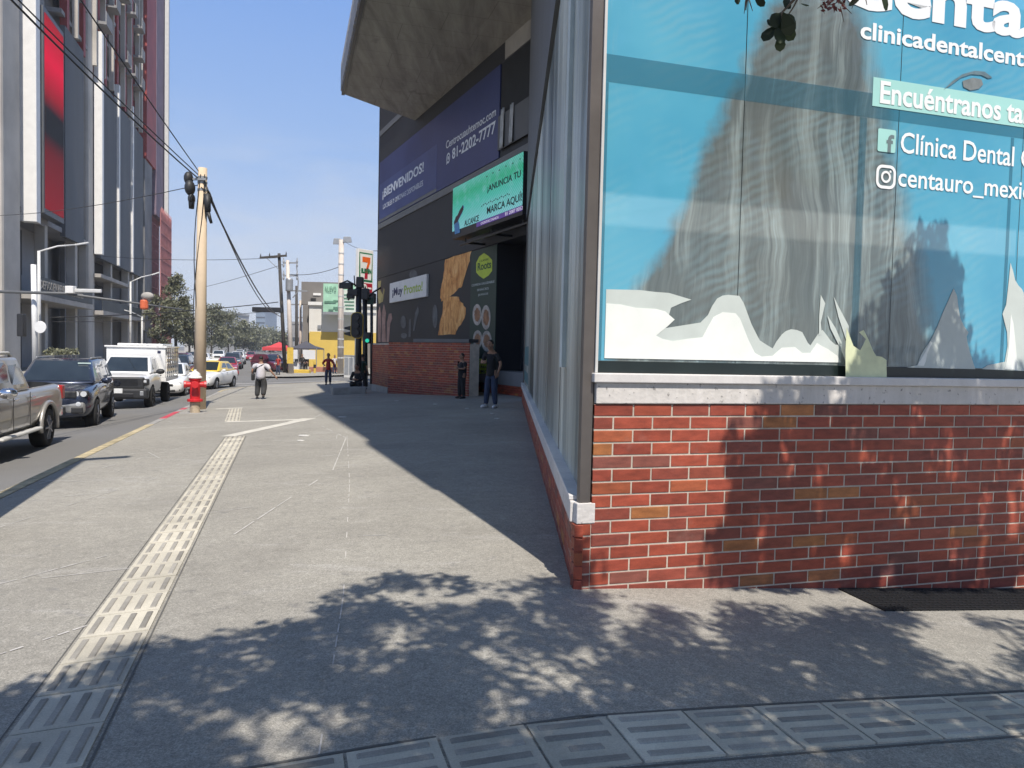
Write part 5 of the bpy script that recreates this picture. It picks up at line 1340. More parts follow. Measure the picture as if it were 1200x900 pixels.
wire((327, 302), (-60, 268), wa_.y, 90, .02, 'faint wire from the crossarm to the far left', 1.4)
a = at(313, 363, wa_.y-1); sgn = thing('traffic_signal', 'small black signal hung sideways on the span wire', 'traffic light', a); m = MB(); m.box(a.x-1.2,a.x+1.2,a.y-.15,a.y+.15,a.z-.2,a.z+.2); m.build('housing', M['black'], sgn, bevel=.05)
# mast arm across the street
dM = 47.0
a0_, a1_ = at(-60, 340, dM-2), at(215, 363, dM+2)
mid = at(75, 344, dM-.9)
ma = thing('signal_mast_arm', 'long grey signal mast arm reaching across the avenue in front of the tower', 'mast arm', V((a0_.x, a0_.y, -.9)))
m = MB(); m.path([a0_, mid, at(150, 354, dM+1), a1_], [.10,.09,.075,.045], 10); m.build('arm', M['black'] if False else M['grey_panel'], ma, smooth=True)
m = MB(); m.tube(V((a0_.x, a0_.y, -1.0)), V((a0_.x, a0_.y, a0_.z+.3)), .15, .12, 12); m.build('post', M['grey_panel'], ma, smooth=True)
p = at(83, 341, dM-1); m = MB(); m.box(p.x-.25,p.x+.25,p.y-.2,p.y+.2,p.z-.15,p.z+.3); m.build('camera_box', M['white'], ma, bevel=.03)
p = at(100, 342, dM-.9); m = MB(); m.box(p.x-.9,p.x+1.0,p.y-.1,p.y+.1,p.z-.05,p.z+.18); m.build('signal_housing', M['pale_steel'], ma, bevel=.05)
p = at(169, 357, dM); m = MB(); m.lathe([(.20,-.3),(.24,-.2),(.24,.2),(.20,.3)], p, 14); o = m.build('orange_beacon', mat('orange_beacon', (.62,.13,.05), .6, .15, 3), ma, bevel=.03)
m = MB(); m.ball(p + V((.2,0,.55)), (.42,.2,.25), 10, 6); m.build('wrapped_light', M['concrete'], ma, smooth=True)
# street lamps on the far pavement
def lampp(px0, top, px1, y1, lat, lab, short=None):
    s = sx(px0, lat); b = SG(s, lat, .03); t = T(px0, top, lat); t = V((b.x, b.y, t.z)); e = at(px1, y1, t.y + (2 if px1 > px0 else -2))
    o = thing('street_lamp', lab, 'street lamp', b, 0, 'steel street lamps on the far pavement')
    m = MB(); m.tube(b, t, .13, .09, 10); m.build('pole', M['pale_steel'], o, smooth=True)
    m = MB(); m.path([t - V((0,0,.05)), t + (e-t)*.5 + V((0,0,.1)), e], .06, 8); m.build('arm', M['pale_steel'], o, smooth=True)
    m = MB(); d = (e-t).normalized(); m.bar(e - d*.1, e + d*.9, .28, .12); m.build('lamp_head', M['pale_steel'], o, bevel=.04)
    return o
lampp(45.5, 294, 88, 287, 15.6, 'grey street lamp in front of the tower lettering')
lampp(153, 330, 178, 322, 15.9, 'grey street lamp at the far end of the tower')
lampp(166.5, 371, 140, 362, 15.9, 'shorter street lamp with its arm turned left')
s = sx(41, 15.2); b = SG(s, 15.2, .03); o = thing('signal_post', 'thick white post with round signs on the corner of the far pavement', 'post', b)
m = MB(); m.tube(b, V((b.x-.1, b.y, T(44, 311, 15.2).z)), .17, .15, 12); m.build('shaft', M['white_metal'], o, smooth=True)
p = b + V((.5,-.3,3.0)); m = MB(); m.lathe([(.36,-.03),(.38,0),(.36,.03)], p, 20, 'Y'); m.build('round_sign', M['white_metal'], o)
p = b + V((-.65,-.3,3.3)); m = MB(); m.box(p.x-.2,p.x+.2,p.y-.2,p.y+.2,p.z-.9,p.z+.5); m.build('signal_head', M['black'], o, bevel=.06)
s = sx(60, 17); 
for i, (a, b) in enumerate(((56, 66.5), (67, 71.5), (72, 76.5), (77, 82), (82.5, 87))):
    sa, sb2 = sx(a, 16.6), sx(b, 16.6); p = SG(sa, 16.6, .03)
    o = thing('planter_box', ['long grey planter box in front of the tower', 'second planter box from the left before the tower', 'middle planter box before the tower', 'fourth planter box from the left before the tower', 'planter box at the right end of the row before the tower'][i], 'planter', p, 0, 'planter boxes before the tower')
    m = MB(); m.slbox(sa, sb2-.1, 16.2, 17.0, p.z, p.z+1.15); m.build('box', M['planter'], o, bevel=.03); PL = globals().setdefault('PL', []); PL.append((o, sa, sb2, p.z+1.15))
# lamp post by the kerb behind the viewer: its shadow lies on the kerb
kpz = 8.0; tip = gp(88, 538); off = V((SD.x, SD.y, 0))*(kpz/-SD.z); kb = tip - off; kb.z = zg(kb.x)
o = thing('street_lamp', 'kerbside lamp post whose shadow falls on the yellow kerb', 'street lamp', kb)
m = MB(); m.tube(kb, kb + V((0,0,kpz-.2)), .20, .17, 12); m.build('pole', M['pale_steel'], o, smooth=True)
m = MB(); t = kb + V((0,0,kpz-.3)); m.bar(t, t + V((.7,.1,.25)), .16); m.build('arm', M['pale_steel'], o)

# ------------------------------------------------------------------ corner across the crossing
yb = thing('corner_shop', 'white and yellow painted shop building across the crossing', 'building', at(400, 428, 84))
M['shop_yellow'] = mat('shop_yellow', (.62,.44,.10), .8, .12, .4); M['shop_white'] = mat('shop_white', (.68,.66,.61), .8, .08, .4)
M['shop_grey'] = mat('shop_grey', (.20,.185,.17), .8, .15, .4)
def fbox(name, x0, y0, x1, y1, dp, th, mt, par, bevel=0): # box facing the crossing, px rectangle at distance dp
    a, b = at(x0, y1, dp), at(x1, y0, dp); m = MB(); m.box(a.x, b.x, dp, dp+th, a.z, b.z); return m.build(name, mt, par, bevel=bevel)
fbox('lower_wall', 362, 390.5, 452, 436, 84, 14, M['shop_yellow'], yb); fbox('upper_wall', 362, 356.5, 452, 390.3, 84.05, 14, M['shop_white'], yb)
fbox('roof_block', 353, 331, 396, 356.3, 86, 10, M['shop_grey'], yb); fbox('side_pier', 354, 357, 361.5, 436, 85, 12, M['shop_grey'], yb)
fbox('parapet', 361, 355.5, 452, 357.3, 83.8, .3, M['white'], yb)
fbox('window', 372, 381, 376.5, 385.5, 83.9, .2, M['steel'], yb, .02)
fbox('window', 364, 349.5, 370, 356.5, 85.9, .2, M['dark'], yb); fbox('window', 367, 343.5, 376, 346, 85.9, .2, M['white'], yb)
fbox('door', 430, 402, 440, 436, 83.9, .2, M['shop_grey'], yb)
gb = thing('billboard', 'faded green billboard on the roof of the white and yellow building', 'billboard', at(396, 367, 82.5))
M['bill'] = mat('billboard_green', (.36,.62,.45), .6, .35, .35)
fbox('board', 378.5, 333, 417, 367, 82.5, .35, M['bill'], gb); M['bill_d'] = mat('billboard_dark', (.10,.22,.15), .6, .4, .6)
M['bill_w'] = mat('billboard_pale', (.60,.66,.58), .6, .2, .6)
fbox('pale_half', 400, 340, 417, 366, 82.46, .03, M['bill_w'], gb)
rk = random.Random(5)
for k in range(9): x = rk.uniform(380, 397); y = rk.uniform(350, 363); fbox('billboard_mark', x, y, x + rk.uniform(3, 8), y + rk.uniform(1, 2.4), 82.44 - .002*k, .03, M['bill_d'], gb)
q0 = at(381, 342, 82.4); q1 = at(394, 342, 82.4); text('NUEVO', 'lettering', M['bill_d'], gb, q0, (1,0,0), (0,0,1), q1.x-q0.x, .6, .0, .02)
for k in range(5): y = 345 + 4*k; fbox('billboard_line', 402 + k*.7, y, 415, y + 1.4, 82.42, .03, M['bill_d'], gb)
fbox('bottom_bar', 378, 366.6, 440, 368.4, 82.3, .3, M['steel'], gb)
# seven eleven pylon sign
sp_ = gp(419.5, 441); sgx = thing('pylon_sign', 'convenience store pylon sign with a big orange seven in a green frame', 'sign', at(418, 437, 39)); 
dS = V((.60, .80, 0)); nS = V((.80, -.60, 0)); nS = nS if nS.y < 0 else -nS
o0 = at(419.3, 347, 38.0); zt = at(419.3, 291, 38.0).z; zb_ = o0.z; Hs = zt - zb_; Ws = 1.02
o0 = V((o0.x, o0.y, 0))
def sP(u, v, off=0): return o0 + dS*(u*Ws) + nS*off + V((0,0,zb_ + v*Hs))
m = MB(); m.hexa([sP(0,0), sP(1,0), sP(1,0,-.2), sP(0,0,-.2), sP(0,1), sP(1,1), sP(1,1,-.2), sP(0,1,-.2)]); m.build('cabinet', M['white'], sgx, bevel=.02)
M['s_green'] = mat('sign_green', (.015,.16,.07), .4, .05, 2); M['s_or'] = mat('sign_orange', (.72,.13,.02), .4, .05, 2); M['s_red'] = mat('sign_red', (.38,.015,.035), .4, .05, 2)
M['s_white'] = mat('sign_white', (.74,.75,.72), .4, .03, 2)
def sp2(nm, pts, mt, off, th=.008): m = MB(); m.prism([sP(u, v, off) for u, v in pts], nS*th); return m.build(nm, mt, sgx)
def rect(a, b, c, d): return [(a,b),(c,b),(c,d),(a,d)]
sp2('green_frame', rect(.06,.32,.94,.93), M['s_green'], .002); sp2('white_field', [(.15,.36),(.85,.36),(.90,.90),(.10,.90)], M['s_white'], .012)
sp2('seven', [(.25,.84),(.25,.73),(.60,.73),(.68,.84)], M['s_or'], .022); sp2('seven', [(.60,.73),(.68,.84),(.77,.84),(.77,.74),(.66,.62),(.52,.62)], M['s_or'], .0225)
sp2('seven_stem', [(.52,.615),(.66,.615),(.62,.56),(.60,.38),(.40,.38),(.42,.50)], M['s_red'], .022)
text('ELEVEN', 'lettering', M['s_green'], sgx, sP(.17,.50,.034), dS, (0,0,1), Ws*.66, Hs*.095, .05, .006)
sp2('red_panel', rect(.22,.05,.94,.29), M['s_red'], .002); sp2('white_disc', [(.42+.17*math.cos(k*math.pi/8), .19+.085*math.sin(k*math.pi/8)) for k in range(16)], M['s_white'], .012)
text('24', 'lettering', M['black_ink'], sgx, sP(.31,.14,.024), dS, (0,0,1), Ws*.22, Hs*.10, .04, .006)
sp2('white_dash', rect(.64,.17,.88,.205), M['s_white'], .012); sp2('dark_strip', rect(.24,.06,.92,.10), mat('sign_wine', (.16,.01,.02), .4, .05, 2), .012)
pz = sP(.1, 0, -.1); m = MB(); m.tube(V((pz.x, pz.y, zg(pz.x)-.2)), V((pz.x, pz.y, zb_+.02)), .13, .13, 12); m.build('post', M['pale_steel'], sgx, smooth=True)
# traffic signals on the near corner
def head(m, c, w_, h_, dpt=.22): m.box(c.x-w_/2, c.x+w_/2, c.y-dpt/2, c.y+dpt/2, c.z-h_/2, c.z+h_/2)
tp = at(420, 458, 29.5); tp.z = zg(tp.x); t1 = thing('traffic_light', 'black traffic light post with a yellow rimmed rounded signal and a cluster on top', 'traffic light', tp)
dz_ = lambda px, py: at(px, py, 29.5)
m = MB(); q = dz_(420.5, 328); m.tube(tp - V((0,0,.2)), V((q.x, tp.y, q.z)), .13, .11, 12); m.build('post', M['black'], t1, smooth=True)
c = dz_(419.5, 381.5); pill = rr(V((c.x-.25, c.y-.2, c.z-.52)), V((1,0,0)), 0, 0, .50, 1.04, .2, 6)
m = MB(); m.prism(pill, V((0,.08,0))); bpl = m.build('backplate', M['yellow'], t1, bevel=.01)
pill2 = rr(V((c.x-.22, c.y-.225, c.z-.49)), V((1,0,0)), 0, 0, .44, .98, .18, 6); m = MB(); m.prism(pill2, V((0,.02,0))); m.build('signal_face', M['plastic'], bpl)
for k in (-.28, 0, .28): m = MB(); m.lathe([(.10,-.14),(.115,-.14),(.115,.0),(.10,.0)], (c.x, c.y-.23, c.z+k), 14, 'Y'); m.build('lens_hood', M['black'], bpl)
c2 = dz_(410.5, 388)
m = MB(); head(m, V((c2.x+.12, c2.y, c2.z)), .22, .42); m.build('side_signal', M['black'], t1, bevel=.03)
for k in (-.11, .11): m = MB(); m.hexa([V((c2.x-.22,c2.y-.1,c2.z+k-.03)), V((c2.x+.01,c2.y-.1,c2.z+k-.09)), V((c2.x+.01,c2.y+.1,c2.z+k-.09)), V((c2.x-.22,c2.y+.1,c2.z+k-.03)), V((c2.x-.22,c2.y-.1,c2.z+k+.03)), V((c2.x+.01,c2.y-.1,c2.z+k+.09)), V((c2.x+.01,c2.y+.1,c2.z+k+.09)), V((c2.x-.22,c2.y+.1,c2.z+k+.03))]); m.build('side_hood', M['black'], t1)
for nm, px, py, w_, h_ in (('top_signal', 422, 331, .26, .42), ('top_signal', 414, 343, .42, .26), ('top_signal', 407, 335, .42, .24), ('top_signal', 411, 347, .28, .2)):
    m = MB(); head(m, dz_(px, py), w_, h_, .3); m.build(nm, M['black'], t1, bevel=.03)
m = MB(); m.path([dz_(398, 333), dz_(407, 329), dz_(420, 336)], .035, 8); m.path([dz_(408, 352), dz_(414, 340), dz_(420, 338)], .035, 8); m.path([dz_(415, 323), dz_(416, 336)], .025, 6); m.build('top_bracket', M['black'], t1, smooth=True)
m = MB(); 
for px in (399.5, 404.5): q = dz_(px, 334); m.hexa([q+V((-.05,-.1,-.14)), q+V((.12,-.1,-.1)), q+V((.12,.1,-.1)), q+V((-.05,.1,-.14)), q+V((-.05,-.1,.08)), q+V((.12,-.1,.1)), q+V((.12,.1,.1)), q+V((-.05,.1,.08))])
m.build('small_hoods', M['plastic'], t1)
for px0, px1, y1, dd, lab, r in ((428, 427.5, 345, 33, 'dark signal post just right of the rounded traffic light', .12), (435.5, 435.5, 350, 36, 'thin dark signal post nearest the black building', .08)):
    b = at(px0, 455, dd); b.z = zg(b.x); t = at(px1, y1, dd); o = thing('traffic_light', lab, 'traffic light', b)
    m = MB(); m.tube(b - V((0,0,.2)), t, r, r*.85, 10); m.build('post', M['black'], o, smooth=True)
    m = MB(); head(m, t + V((.05,-.1,.0)), .34, .5, .3); m.build('signal_head', M['black'], o, bevel=.05)
    if dd == 33:
        q = at(431, 396, dd); m = MB(); head(m, q, .26, .5, .24); h = m.build('signal_head', M['black'], o, bevel=.03)
        M['go'] = mat('green_lamp', (.01,.1,.05), .4, .1, 3, emit=(.02,.45,.30), es=1.0)
        m = MB(); m.lathe([(.085,-.01),(.085,.01)], (q.x, q.y-.13, q.z-.12), 14, 'Y'); m.build('lit_lens', M['go'], h)
        m = MB(); m.path([t + V((0,0,-.3)), t + V((.4,-.1,.1)), t + V((.75,-.2,.3))], .04, 8); m.build('bracket', M['black'], o, smooth=True)
        m = MB(); q = at(432, 353, dd); m.box(q.x-.28, q.x+.22, q.y-.02, q.y+.02, q.z-.14, q.z+.16); m.build('street_name_plate', mat('plate_dark_green', (.01,.05,.035), .5, .1, 3), o)
b = gp(408.5, 441); cbx = thing('control_cabinet', 'grey metal control cabinet between the white post and the traffic lights', 'cabinet', b)
m = MB(); m.box(b.x-.33, b.x+.33, b.y, b.y+.5, b.z-.1, b.z+1.40); m.build('body', M['pale_steel'], cbx, bevel=.02)
m = MB(); m.box(b.x-.36, b.x+.36, b.y-.03, b.y+.53, b.z+1.40, b.z+1.46); m.build('lid', M['steel'], cbx, bevel=.01)
for k in (-.16, .16): m = MB(); m.box(b.x+k-.14, b.x+k+.14, b.y-.012, b.y-.002, b.z+.1, b.z+1.3); m.build('door', M['steel'], cbx, bevel=.005)
q0, q1 = gp(390, 463), gp(429, 461.5); o = thing('low_kerb_wall', 'low concrete planter kerb under the traffic lights', 'kerb wall', q0)
m = MB(); m.hexa([q0-V((0,0,.1)), q1-V((0,0,.1)), q1+V((-.35,1.1,-.1)), q0+V((-.35,1.1,-.1)), q0+V((0,0,.26)), q1+V((0,0,.26)), q1+V((-.35,1.1,.26)), q0+V((-.35,1.1,.26))]); m.build('wall', M['kerb'], o, bevel=.03)
# canopies
def tent(name, label, c, wd, h, mt, skirt, valance):
    o = thing(name, label, 'canopy', c); m = MB(); a = wd/2
    e = [c + V((x, y, h*.76)) for x, y in ((-a,-a),(a,-a),(a,a),(-a,a))]; t = c + V((0,0,h)); k = [lerp(p, t, .5) - V((0,0,.12)) for p in e]
    m.add(e + k + [t], [(i, (i+1)%4, 4+(i+1)%4, 4+i) for i in range(4)] + [(4+i, 4+(i+1)%4, 8) for i in range(4)])
    r = m.build('roof', mt, o); so = r.modifiers.new('t', 'SOLIDIFY'); so.thickness = .02
    m = MB()
    for i in range(4): m.prism([e[i], e[(i+1)%4], e[(i+1)%4]-V((0,0,valance)), e[i]-V((0,0,valance))], V((0,.015,0)) if i % 2 == 0 else V((.015,0,0)))
    m.build('valance', mt if skirt is None else mt, o)
    for i in range(4): m = MB(); m.tube(V((e[i].x, e[i].y, zg(c.x)-.02)), e[i], .04, .04, 6); m.build('leg', M['steel'], o)
    if skirt: 
        for x0, x1 in ((-.98, -.30), (.05, .92)):
            m = MB(); m.box(c.x+a*x0, c.x+a*x1, c.y-a-.02, c.y-a+.01, c.z+h*.40, c.z+h*.70); m.build('banner_sheet', skirt, o)
    return o
M['tent_red'] = mat('canopy_red', (.55,.06,.07), .7, .1, 1); M['tent_blk'] = mat('canopy_charcoal', (.07,.07,.085), .7, .15, 1); M['sheet'] = mat('white_sheet', (.66,.67,.68), .8, .08, 1)
c = at(327, 428, 86); c.z = zg(c.x); tent('market_canopy', 'red market canopy behind the wooden power pole', c, 3.0, 2.75, M['tent_red'], None, .35)
c = at(358.5, 432, 68); c.z = zg(c.x)+.02; tent('market_canopy', 'charcoal market canopy with white sheets hung below it', c, 2.6, 2.75, M['tent_blk'], M['sheet'], .12)
o = thing('vendor_table', 'white cloth covered vendor table under the charcoal canopy', 'table', c + V((-.75,-.6,0))); p = c + V((-.75,-.6,0))
m = MB(); m.box(p.x-.35,p.x+.35,p.y-.3,p.y+.3,p.z+.06,p.z+.78); m.build('cloth', M['sheet'], o, bevel=.03); m = MB(); m.box(p.x-.4,p.x+.4,p.y-.34,p.y+.34,p.z+.785,p.z+.81); m.build('table_top', M['white'], o)
for i in range(4): m = MB(); m.tube(p + V(((-.3,.3)[i%2], (-.25,.25)[i//2], 0)), p + V(((-.3,.3)[i%2], (-.25,.25)[i//2], .1)), .02, n=6); m.build('leg', M['steel'], o)
p0, p1 = at(337, 437, 62), at(362, 437, 62); p0.z = p1.z = zg(p0.x); o = thing('yellow_kerb', 'yellow painted kerb in front of the charcoal canopy', 'kerb', p0)
m = MB(); m.box(p0.x, p1.x, 62, 62.7, p0.z-.1, p0.z+.30); m.build('block', M['yellow'], o, bevel=.05)
o = thing('bollard', 'yellow and black bollard at the right end of the yellow kerb', 'bollard', p1); m = MB(); m.tube(p1+V((.4,.3,-.1)), p1+V((.4,.3,1.0)), .10, n=10); m.build('post', M['yellow'], o); m = MB(); m.tube(p1+V((.4,.3,.45)), p1+V((.4,.3,.75)), .105, n=10); m.build('black_band', M['black'], o)
q0, q1 = at(362, 434, 66), at(398, 434, 66); q0.z = zg(q0.x); o = thing('brick_planter', 'low brick red planter wall behind the man in the red shirt', 'planter', q0)
m = MB(); m.box(q0.x, q1.x, 66, 67.2, q0.z-.1, q0.z+.45); m.build('wall', mat('planter_red', (.36,.16,.11), .8, .2, 1), o, bevel=.03)
# ------------------------------------------------------------------ people
SKIN = mat('skin', (.30,.165,.105), .55, .06, 6); HAIR = mat('hair_black', (.012,.010,.009), .6, .2, 20)
def cl(nm, c, r=.85): return mat(nm, c, r, .15, 9)
def skin(name, chains, mt, par, sub=1):
    vs, es, rs = [], [], []; idx = {}
    for ch in chains:
        pv = None
        for p, r in ch:
            key = tuple(round(q, 3) for q in p)
            if key not in idx: idx[key] = len(vs); vs.append(p); rs.append(r)
            i = idx[key]
            if pv is not None and pv != i: es.append((pv, i))
            pv = i
    me = bpy.data.meshes.new(name); me.from_pydata(vs, es, []); o = bpy.data.objects.new(name, me); C.objects.link(o); o.parent = par
    sk = o.modifiers.new('skin', 'SKIN'); sk.use_smooth_shade = True
    for i, r in enumerate(rs): r = r if isinstance(r, tuple) else (r, r); me.skin_vertices[0].data[i].radius = r
    me.skin_vertices[0].data[0].use_root = True
    sb = o.modifiers.new('sub', 'SUBSURF'); sb.levels = sb.render_levels = sub
    bpy.context.view_layer.update(); baked(o); o.data.materials.clear(); o.data.materials.append(mt)
    o.data.polygons.foreach_set('use_smooth', [True]*len(o.data.polygons)); return o
def person(label, loc, face, H_=1.65, shirt=None, pants=None, shoe=None, sleeve=.55, hip=None, legs=None, arms=None, lean=(0,0), head=(0,0), build=1.0, group=None, hair=True, skinm=None):
    # built facing +x, 1.70 m tall, then turned and scaled
    k = H_/1.70; sk = skinm or SKIN
    o = thing('person', label, 'person', loc, face, group, k)
    hz = hip if hip else .90; B = build
    pel = (0, 0, hz); lx, ly = lean
    ch = (lx*.6, ly*.6, hz+.28); nk = (lx, ly, hz+.50); hb = (lx+.015+head[0]*.4, ly+head[1]*.4, hz+.57); ht = (lx+.03+head[0], ly+head[1], hz+.70)
    hp_ = {}
    L = legs or {1: ((.02,.10,.47),(-.02,.11,.08),(.12,.12,.03)), -1: ((.04,-.10,.47),(.02,-.11,.08),(.16,-.12,.03))}
    Ar = arms or {1: ((-.03,.25,hz+.18),(.05,.27,hz-.06)), -1: ((-.03,-.25,hz+.18),(.05,-.27,hz-.06))}
    body = [[(pel, (.10*B,.08*B)), (ch, (.11*B,.08*B)), (nk, .06), (hb, .052), ((ht[0],ht[1],ht[2]-.03), (.085,.075)), ((ht[0],ht[1],ht[2]+.05), (.078,.068))]]
    sleeves = [[((0,0,hz-.13), (.17*B,.13*B)), (pel, (.165*B,.13*B)), (ch, (.15*B,.12*B)), ((nk[0],nk[1],nk[2]-.04), (.085,.075))]]
    trou = [[(( -.0,0,hz+.06), (.135*B,.11*B)), (pel, (.145*B,.115*B))]]
    hands = []
    for s in (1, -1):
        kn, an, toe = L[s]; hj = (0, s*.085, hz-.06)
        body.append([(pel, (.10*B,.08*B)), (hj, .075*B), (kn, .055), (an, .04)])
        trou[0:0] = []; trou.append([(pel, (.145*B,.115*B)), (hj, .105*B), (kn, .078*B), (an, .064*B)])
        sh = (nk[0]-.0, nk[1]+s*.16*B, nk[2]-.07); el, wr = Ar[s]
        body.append([(nk, .06), (sh, .055), (el, .042), (wr, .030)])
        mid = tuple(lerp(sh, el, .75)) if sleeve < .7 else tuple(lerp(el, wr, .85))
        sleeves.append([((nk[0],nk[1],nk[2]-.04), (.085,.075)), (sh, .075*B), (mid, .062)] if sleeve < .7 else [((nk[0],nk[1],nk[2]-.04), (.085,.075)), (sh, .075*B), (el, .060), (mid, .048)])
        hands.append((el, wr, s))
    b = skin('body', body, sk, o)
    # hands with five fingers, face features: joined to the body mesh
    bm = bmesh.new(); bm.from_mesh(b.data); m = MB()
    for el, wr, s in hands:
        d = (V(wr)-V(el)).normalized(); sd_ = d.cross(V((0, s, 0))); sd_ = sd_.normalized() if sd_.length > .1 else V((1,0,0)); nn = d.cross(sd_)
        p = V(wr); m.path([p, p + d*.05, p + d*.10], [.028, .038, .034], 8)
        for f_, ln in zip((-.027, -.009, .009, .027), (.060, .075, .070, .052)):
            q = p + d*.09 + sd_*f_; m.path([q, q + d*ln*.55 + nn*.008, q + d*ln*.9 + nn*.028], [.0085, .008, .006], 6)
        q = p + d*.03 + sd_*.03; m.path([q, q + d*.03 + sd_*.02, q + d*.065 + sd_*.022], [.011, .010, .007], 6)
    hd = V((ht[0], ht[1], ht[2])); 
    m.ball(hd, (.098,.078,.115), 12, 9); m.path([hd + V((.085,0,.02)), hd + V((.118,0,-.025)), hd + V((.09,0,-.03))], [.010,.016,.010], 6)
    for s in (1, -1): m.ball(hd + V((-.005, s*.080, -.005)), (.022,.012,.032), 8, 5)
    m.ball(hd + V((.06,0,-.085)), (.035,.045,.03), 8, 5)
    t = MB.build(m, 'tmp', sk, None, smooth=True); bm.from_mesh(t.data); bpy.data.objects.remove(t, do_unlink=True)
    bm.to_mesh(b.data); bm.free(); b.data.polygons.foreach_set('use_smooth', [True]*len(b.data.polygons))
    e = MB()
    for s in (1, -1): e.ball(hd + V((.088, s*.032, .018)), (.012,.016,.008), 8, 5)
    e.box(hd.x+.085, hd.x+.094, hd.y-.025, hd.y+.025, hd.z-.062, hd.z-.054); e.build('face_features', HAIR, o, world=False)
    if hair:
        m = MB(); m.ball(hd + V((-.022, 0, .038)), (.092,.086,.095), 12, 8); m.build('hair', HAIR, o, smooth=True, world=False)
    skin('shirt', sleeves, shirt, o); skin('trousers', trou, pants, o)
    for s in (1, -1):
        kn, an, toe = L[s]; m = MB(); a = V(an); t_ = V(toe); d = (t_-a); d.z = 0; d = d.normalized() if d.length > .01 else V((1,0,0)); base = V((a.x, a.y, a.z-.08))
        m.path([base + V((0,0,.045)) - d*.06, base + V((0,0,.05)), base + V((0,0,.04)) + d*.12, base + V((0,0,.03)) + d*.19], [.040,.05,.045,.028], 10); m.build('shoe', shoe, o, smooth=True, world=False)
    return o
def faceto(dx, dy): return math.atan2(dy, dx)
BLACK = cl('cloth_black', (.014,.014,.016)); JEAN = cl('cloth_jean', (.03,.045,.085)); JEAN2 = cl('cloth_jean_pale', (.08,.10,.15)); WHT = cl('cloth_white', (.52,.50,.52)); DGRY = cl('cloth_dark_grey', (.035,.035,.035))
REDC = cl('cloth_red', (.34,.03,.025)); GRN = cl('cloth_green', (.022,.05,.035)); SHOE = cl('shoe_black', (.02,.02,.02), .5); SHOEW = cl('shoe_white', (.6,.6,.6), .5)
# man in white shirt walking away down the pavement
pw = gp(305.5, 467.5)
wm = person('heavy man in a white shirt and dark trousers walking away with a shoulder bag', pw, faceto(-.15, 1), 1.43, WHT, DGRY, SHOE, .5, None,
   {1: ((.10,.13,.48),(-.02,.14,.09),(.12,.14,.03)), -1: ((.0,-.13,.47),(-.22,-.13,.14),(-.08,-.13,.05))},
   {1: ((-.05,.33,1.12),(.08,.33,.90)), -1: ((-.08,-.40,1.12),(-.02,-.56,.92))}, build=1.6)
m = MB(); m.box(-.12,.10,.24,.36,.74,1.02); m.build('shoulder_bag', SHOE, wm, bevel=.04, world=False)
m = MB(); m.path([(-.02,.30,1.0),(-.17,.14,1.24),(-.16,-.05,1.36),(-.02,-.16,1.42)], .014, 6); m.build('bag_strap', SHOE, wm, world=False)
pr = gp(384.5, 451)
rmn = person('man in a dark red shirt and jeans walking towards the viewer', pr, faceto(.2, -1), 1.53, REDC, JEAN, SHOE, .9, None,
   {1: ((.06,.10,.47),(-.10,.10,.11),(.04,.10,.04)), -1: ((.08,-.10,.48),(.10,-.10,.08),(.24,-.10,.03))},
   {1: ((-.04,.30,1.14),(.04,.36,.90)), -1: ((.02,-.30,1.16),(.20,-.22,1.10))}, build=1.12)
ps = gp(575.5, 478)
person('man in black shirt and blue jeans looking down beside the green advert', ps, faceto(-.45, -.9), 1.64, BLACK, JEAN, SHOEW, .5, None,
   {1: ((.04,.10,.47),(.0,.12,.08),(.14,.14,.03)), -1: ((.02,-.11,.47),(.03,-.14,.08),(.17,-.16,.03))},
   {1: ((.02,.26,1.12),(.08,.22,.90)), -1: ((.10,-.25,1.14),(.22,-.12,1.16))}, (.03,0), (.06,0), build=1.08)
pb2 = gp(541.0, 467)
person('person in black leaning at the end of the brick enclosure with folded arms', pb2, faceto(-.8, -.6), 1.34, BLACK, BLACK, SHOE, .5, None,
   None, {1: ((.06,.25,1.14),(.20,.02,1.14)), -1: ((.06,-.25,1.14),(.22,.02,1.10))}, (-.02,0), (.02,0), build=1.2)
pc = gp(420, 461)
person('person in black crouching in front of the traffic light post with something white in hand', pc, faceto(-.2, -1), 1.55, BLACK, BLACK, SHOE, .9, .36,
   {1: ((.36,.17,.46),(.14,.17,.09),(.30,.18,.03)), -1: ((.36,-.17,.46),(.14,-.17,.09),(.30,-.18,.03))},
   {1: ((.20,.26,.56),(.38,.08,.56)), -1: ((.20,-.26,.56),(.38,-.05,.58))}, (.14,0), (.05,0), build=1.1)
pg_ = gp(424.5, 456)
person('person in a dark green shirt standing just behind the crouching one', pg_, faceto(.3, 1), 1.42, GRN, DGRY, SHOE, .5, build=1.12)
pv = c + V((-.15, -.2, .0))
VG = 'vendors under the charcoal canopy'
pv1 = at(354, 433, 66.5); pv1.z = zg(pv1.x)+.02
person('left one of two vendors in black under the charcoal canopy', pv1, faceto(.4, -1), 1.55, BLACK, BLACK, SHOE, .9, group=VG)
pv2 = at(358.5, 433, 66.9); pv2.z = zg(pv2.x)+.02
person('right one of two vendors in black under the charcoal canopy', pv2, faceto(-.5, -1), 1.62, BLACK, BLACK, SHOE, .9, group=VG)
for i, (px, py, dd, sh, lab) in enumerate(((392, 432, 60, WHT, 'person in a pale shirt behind the man in red'), (397.5, 432, 62, WHT, 'person in white standing beside the white post'), (326, 436, 57, REDC, 'person in red beside the cars near the red canopy'))):
    p = at(px, py, dd); p.z = zg(p.x) + .02; person(lab, p, faceto(.5-.4*i, -1), 1.5, sh, JEAN, SHOE, .5)

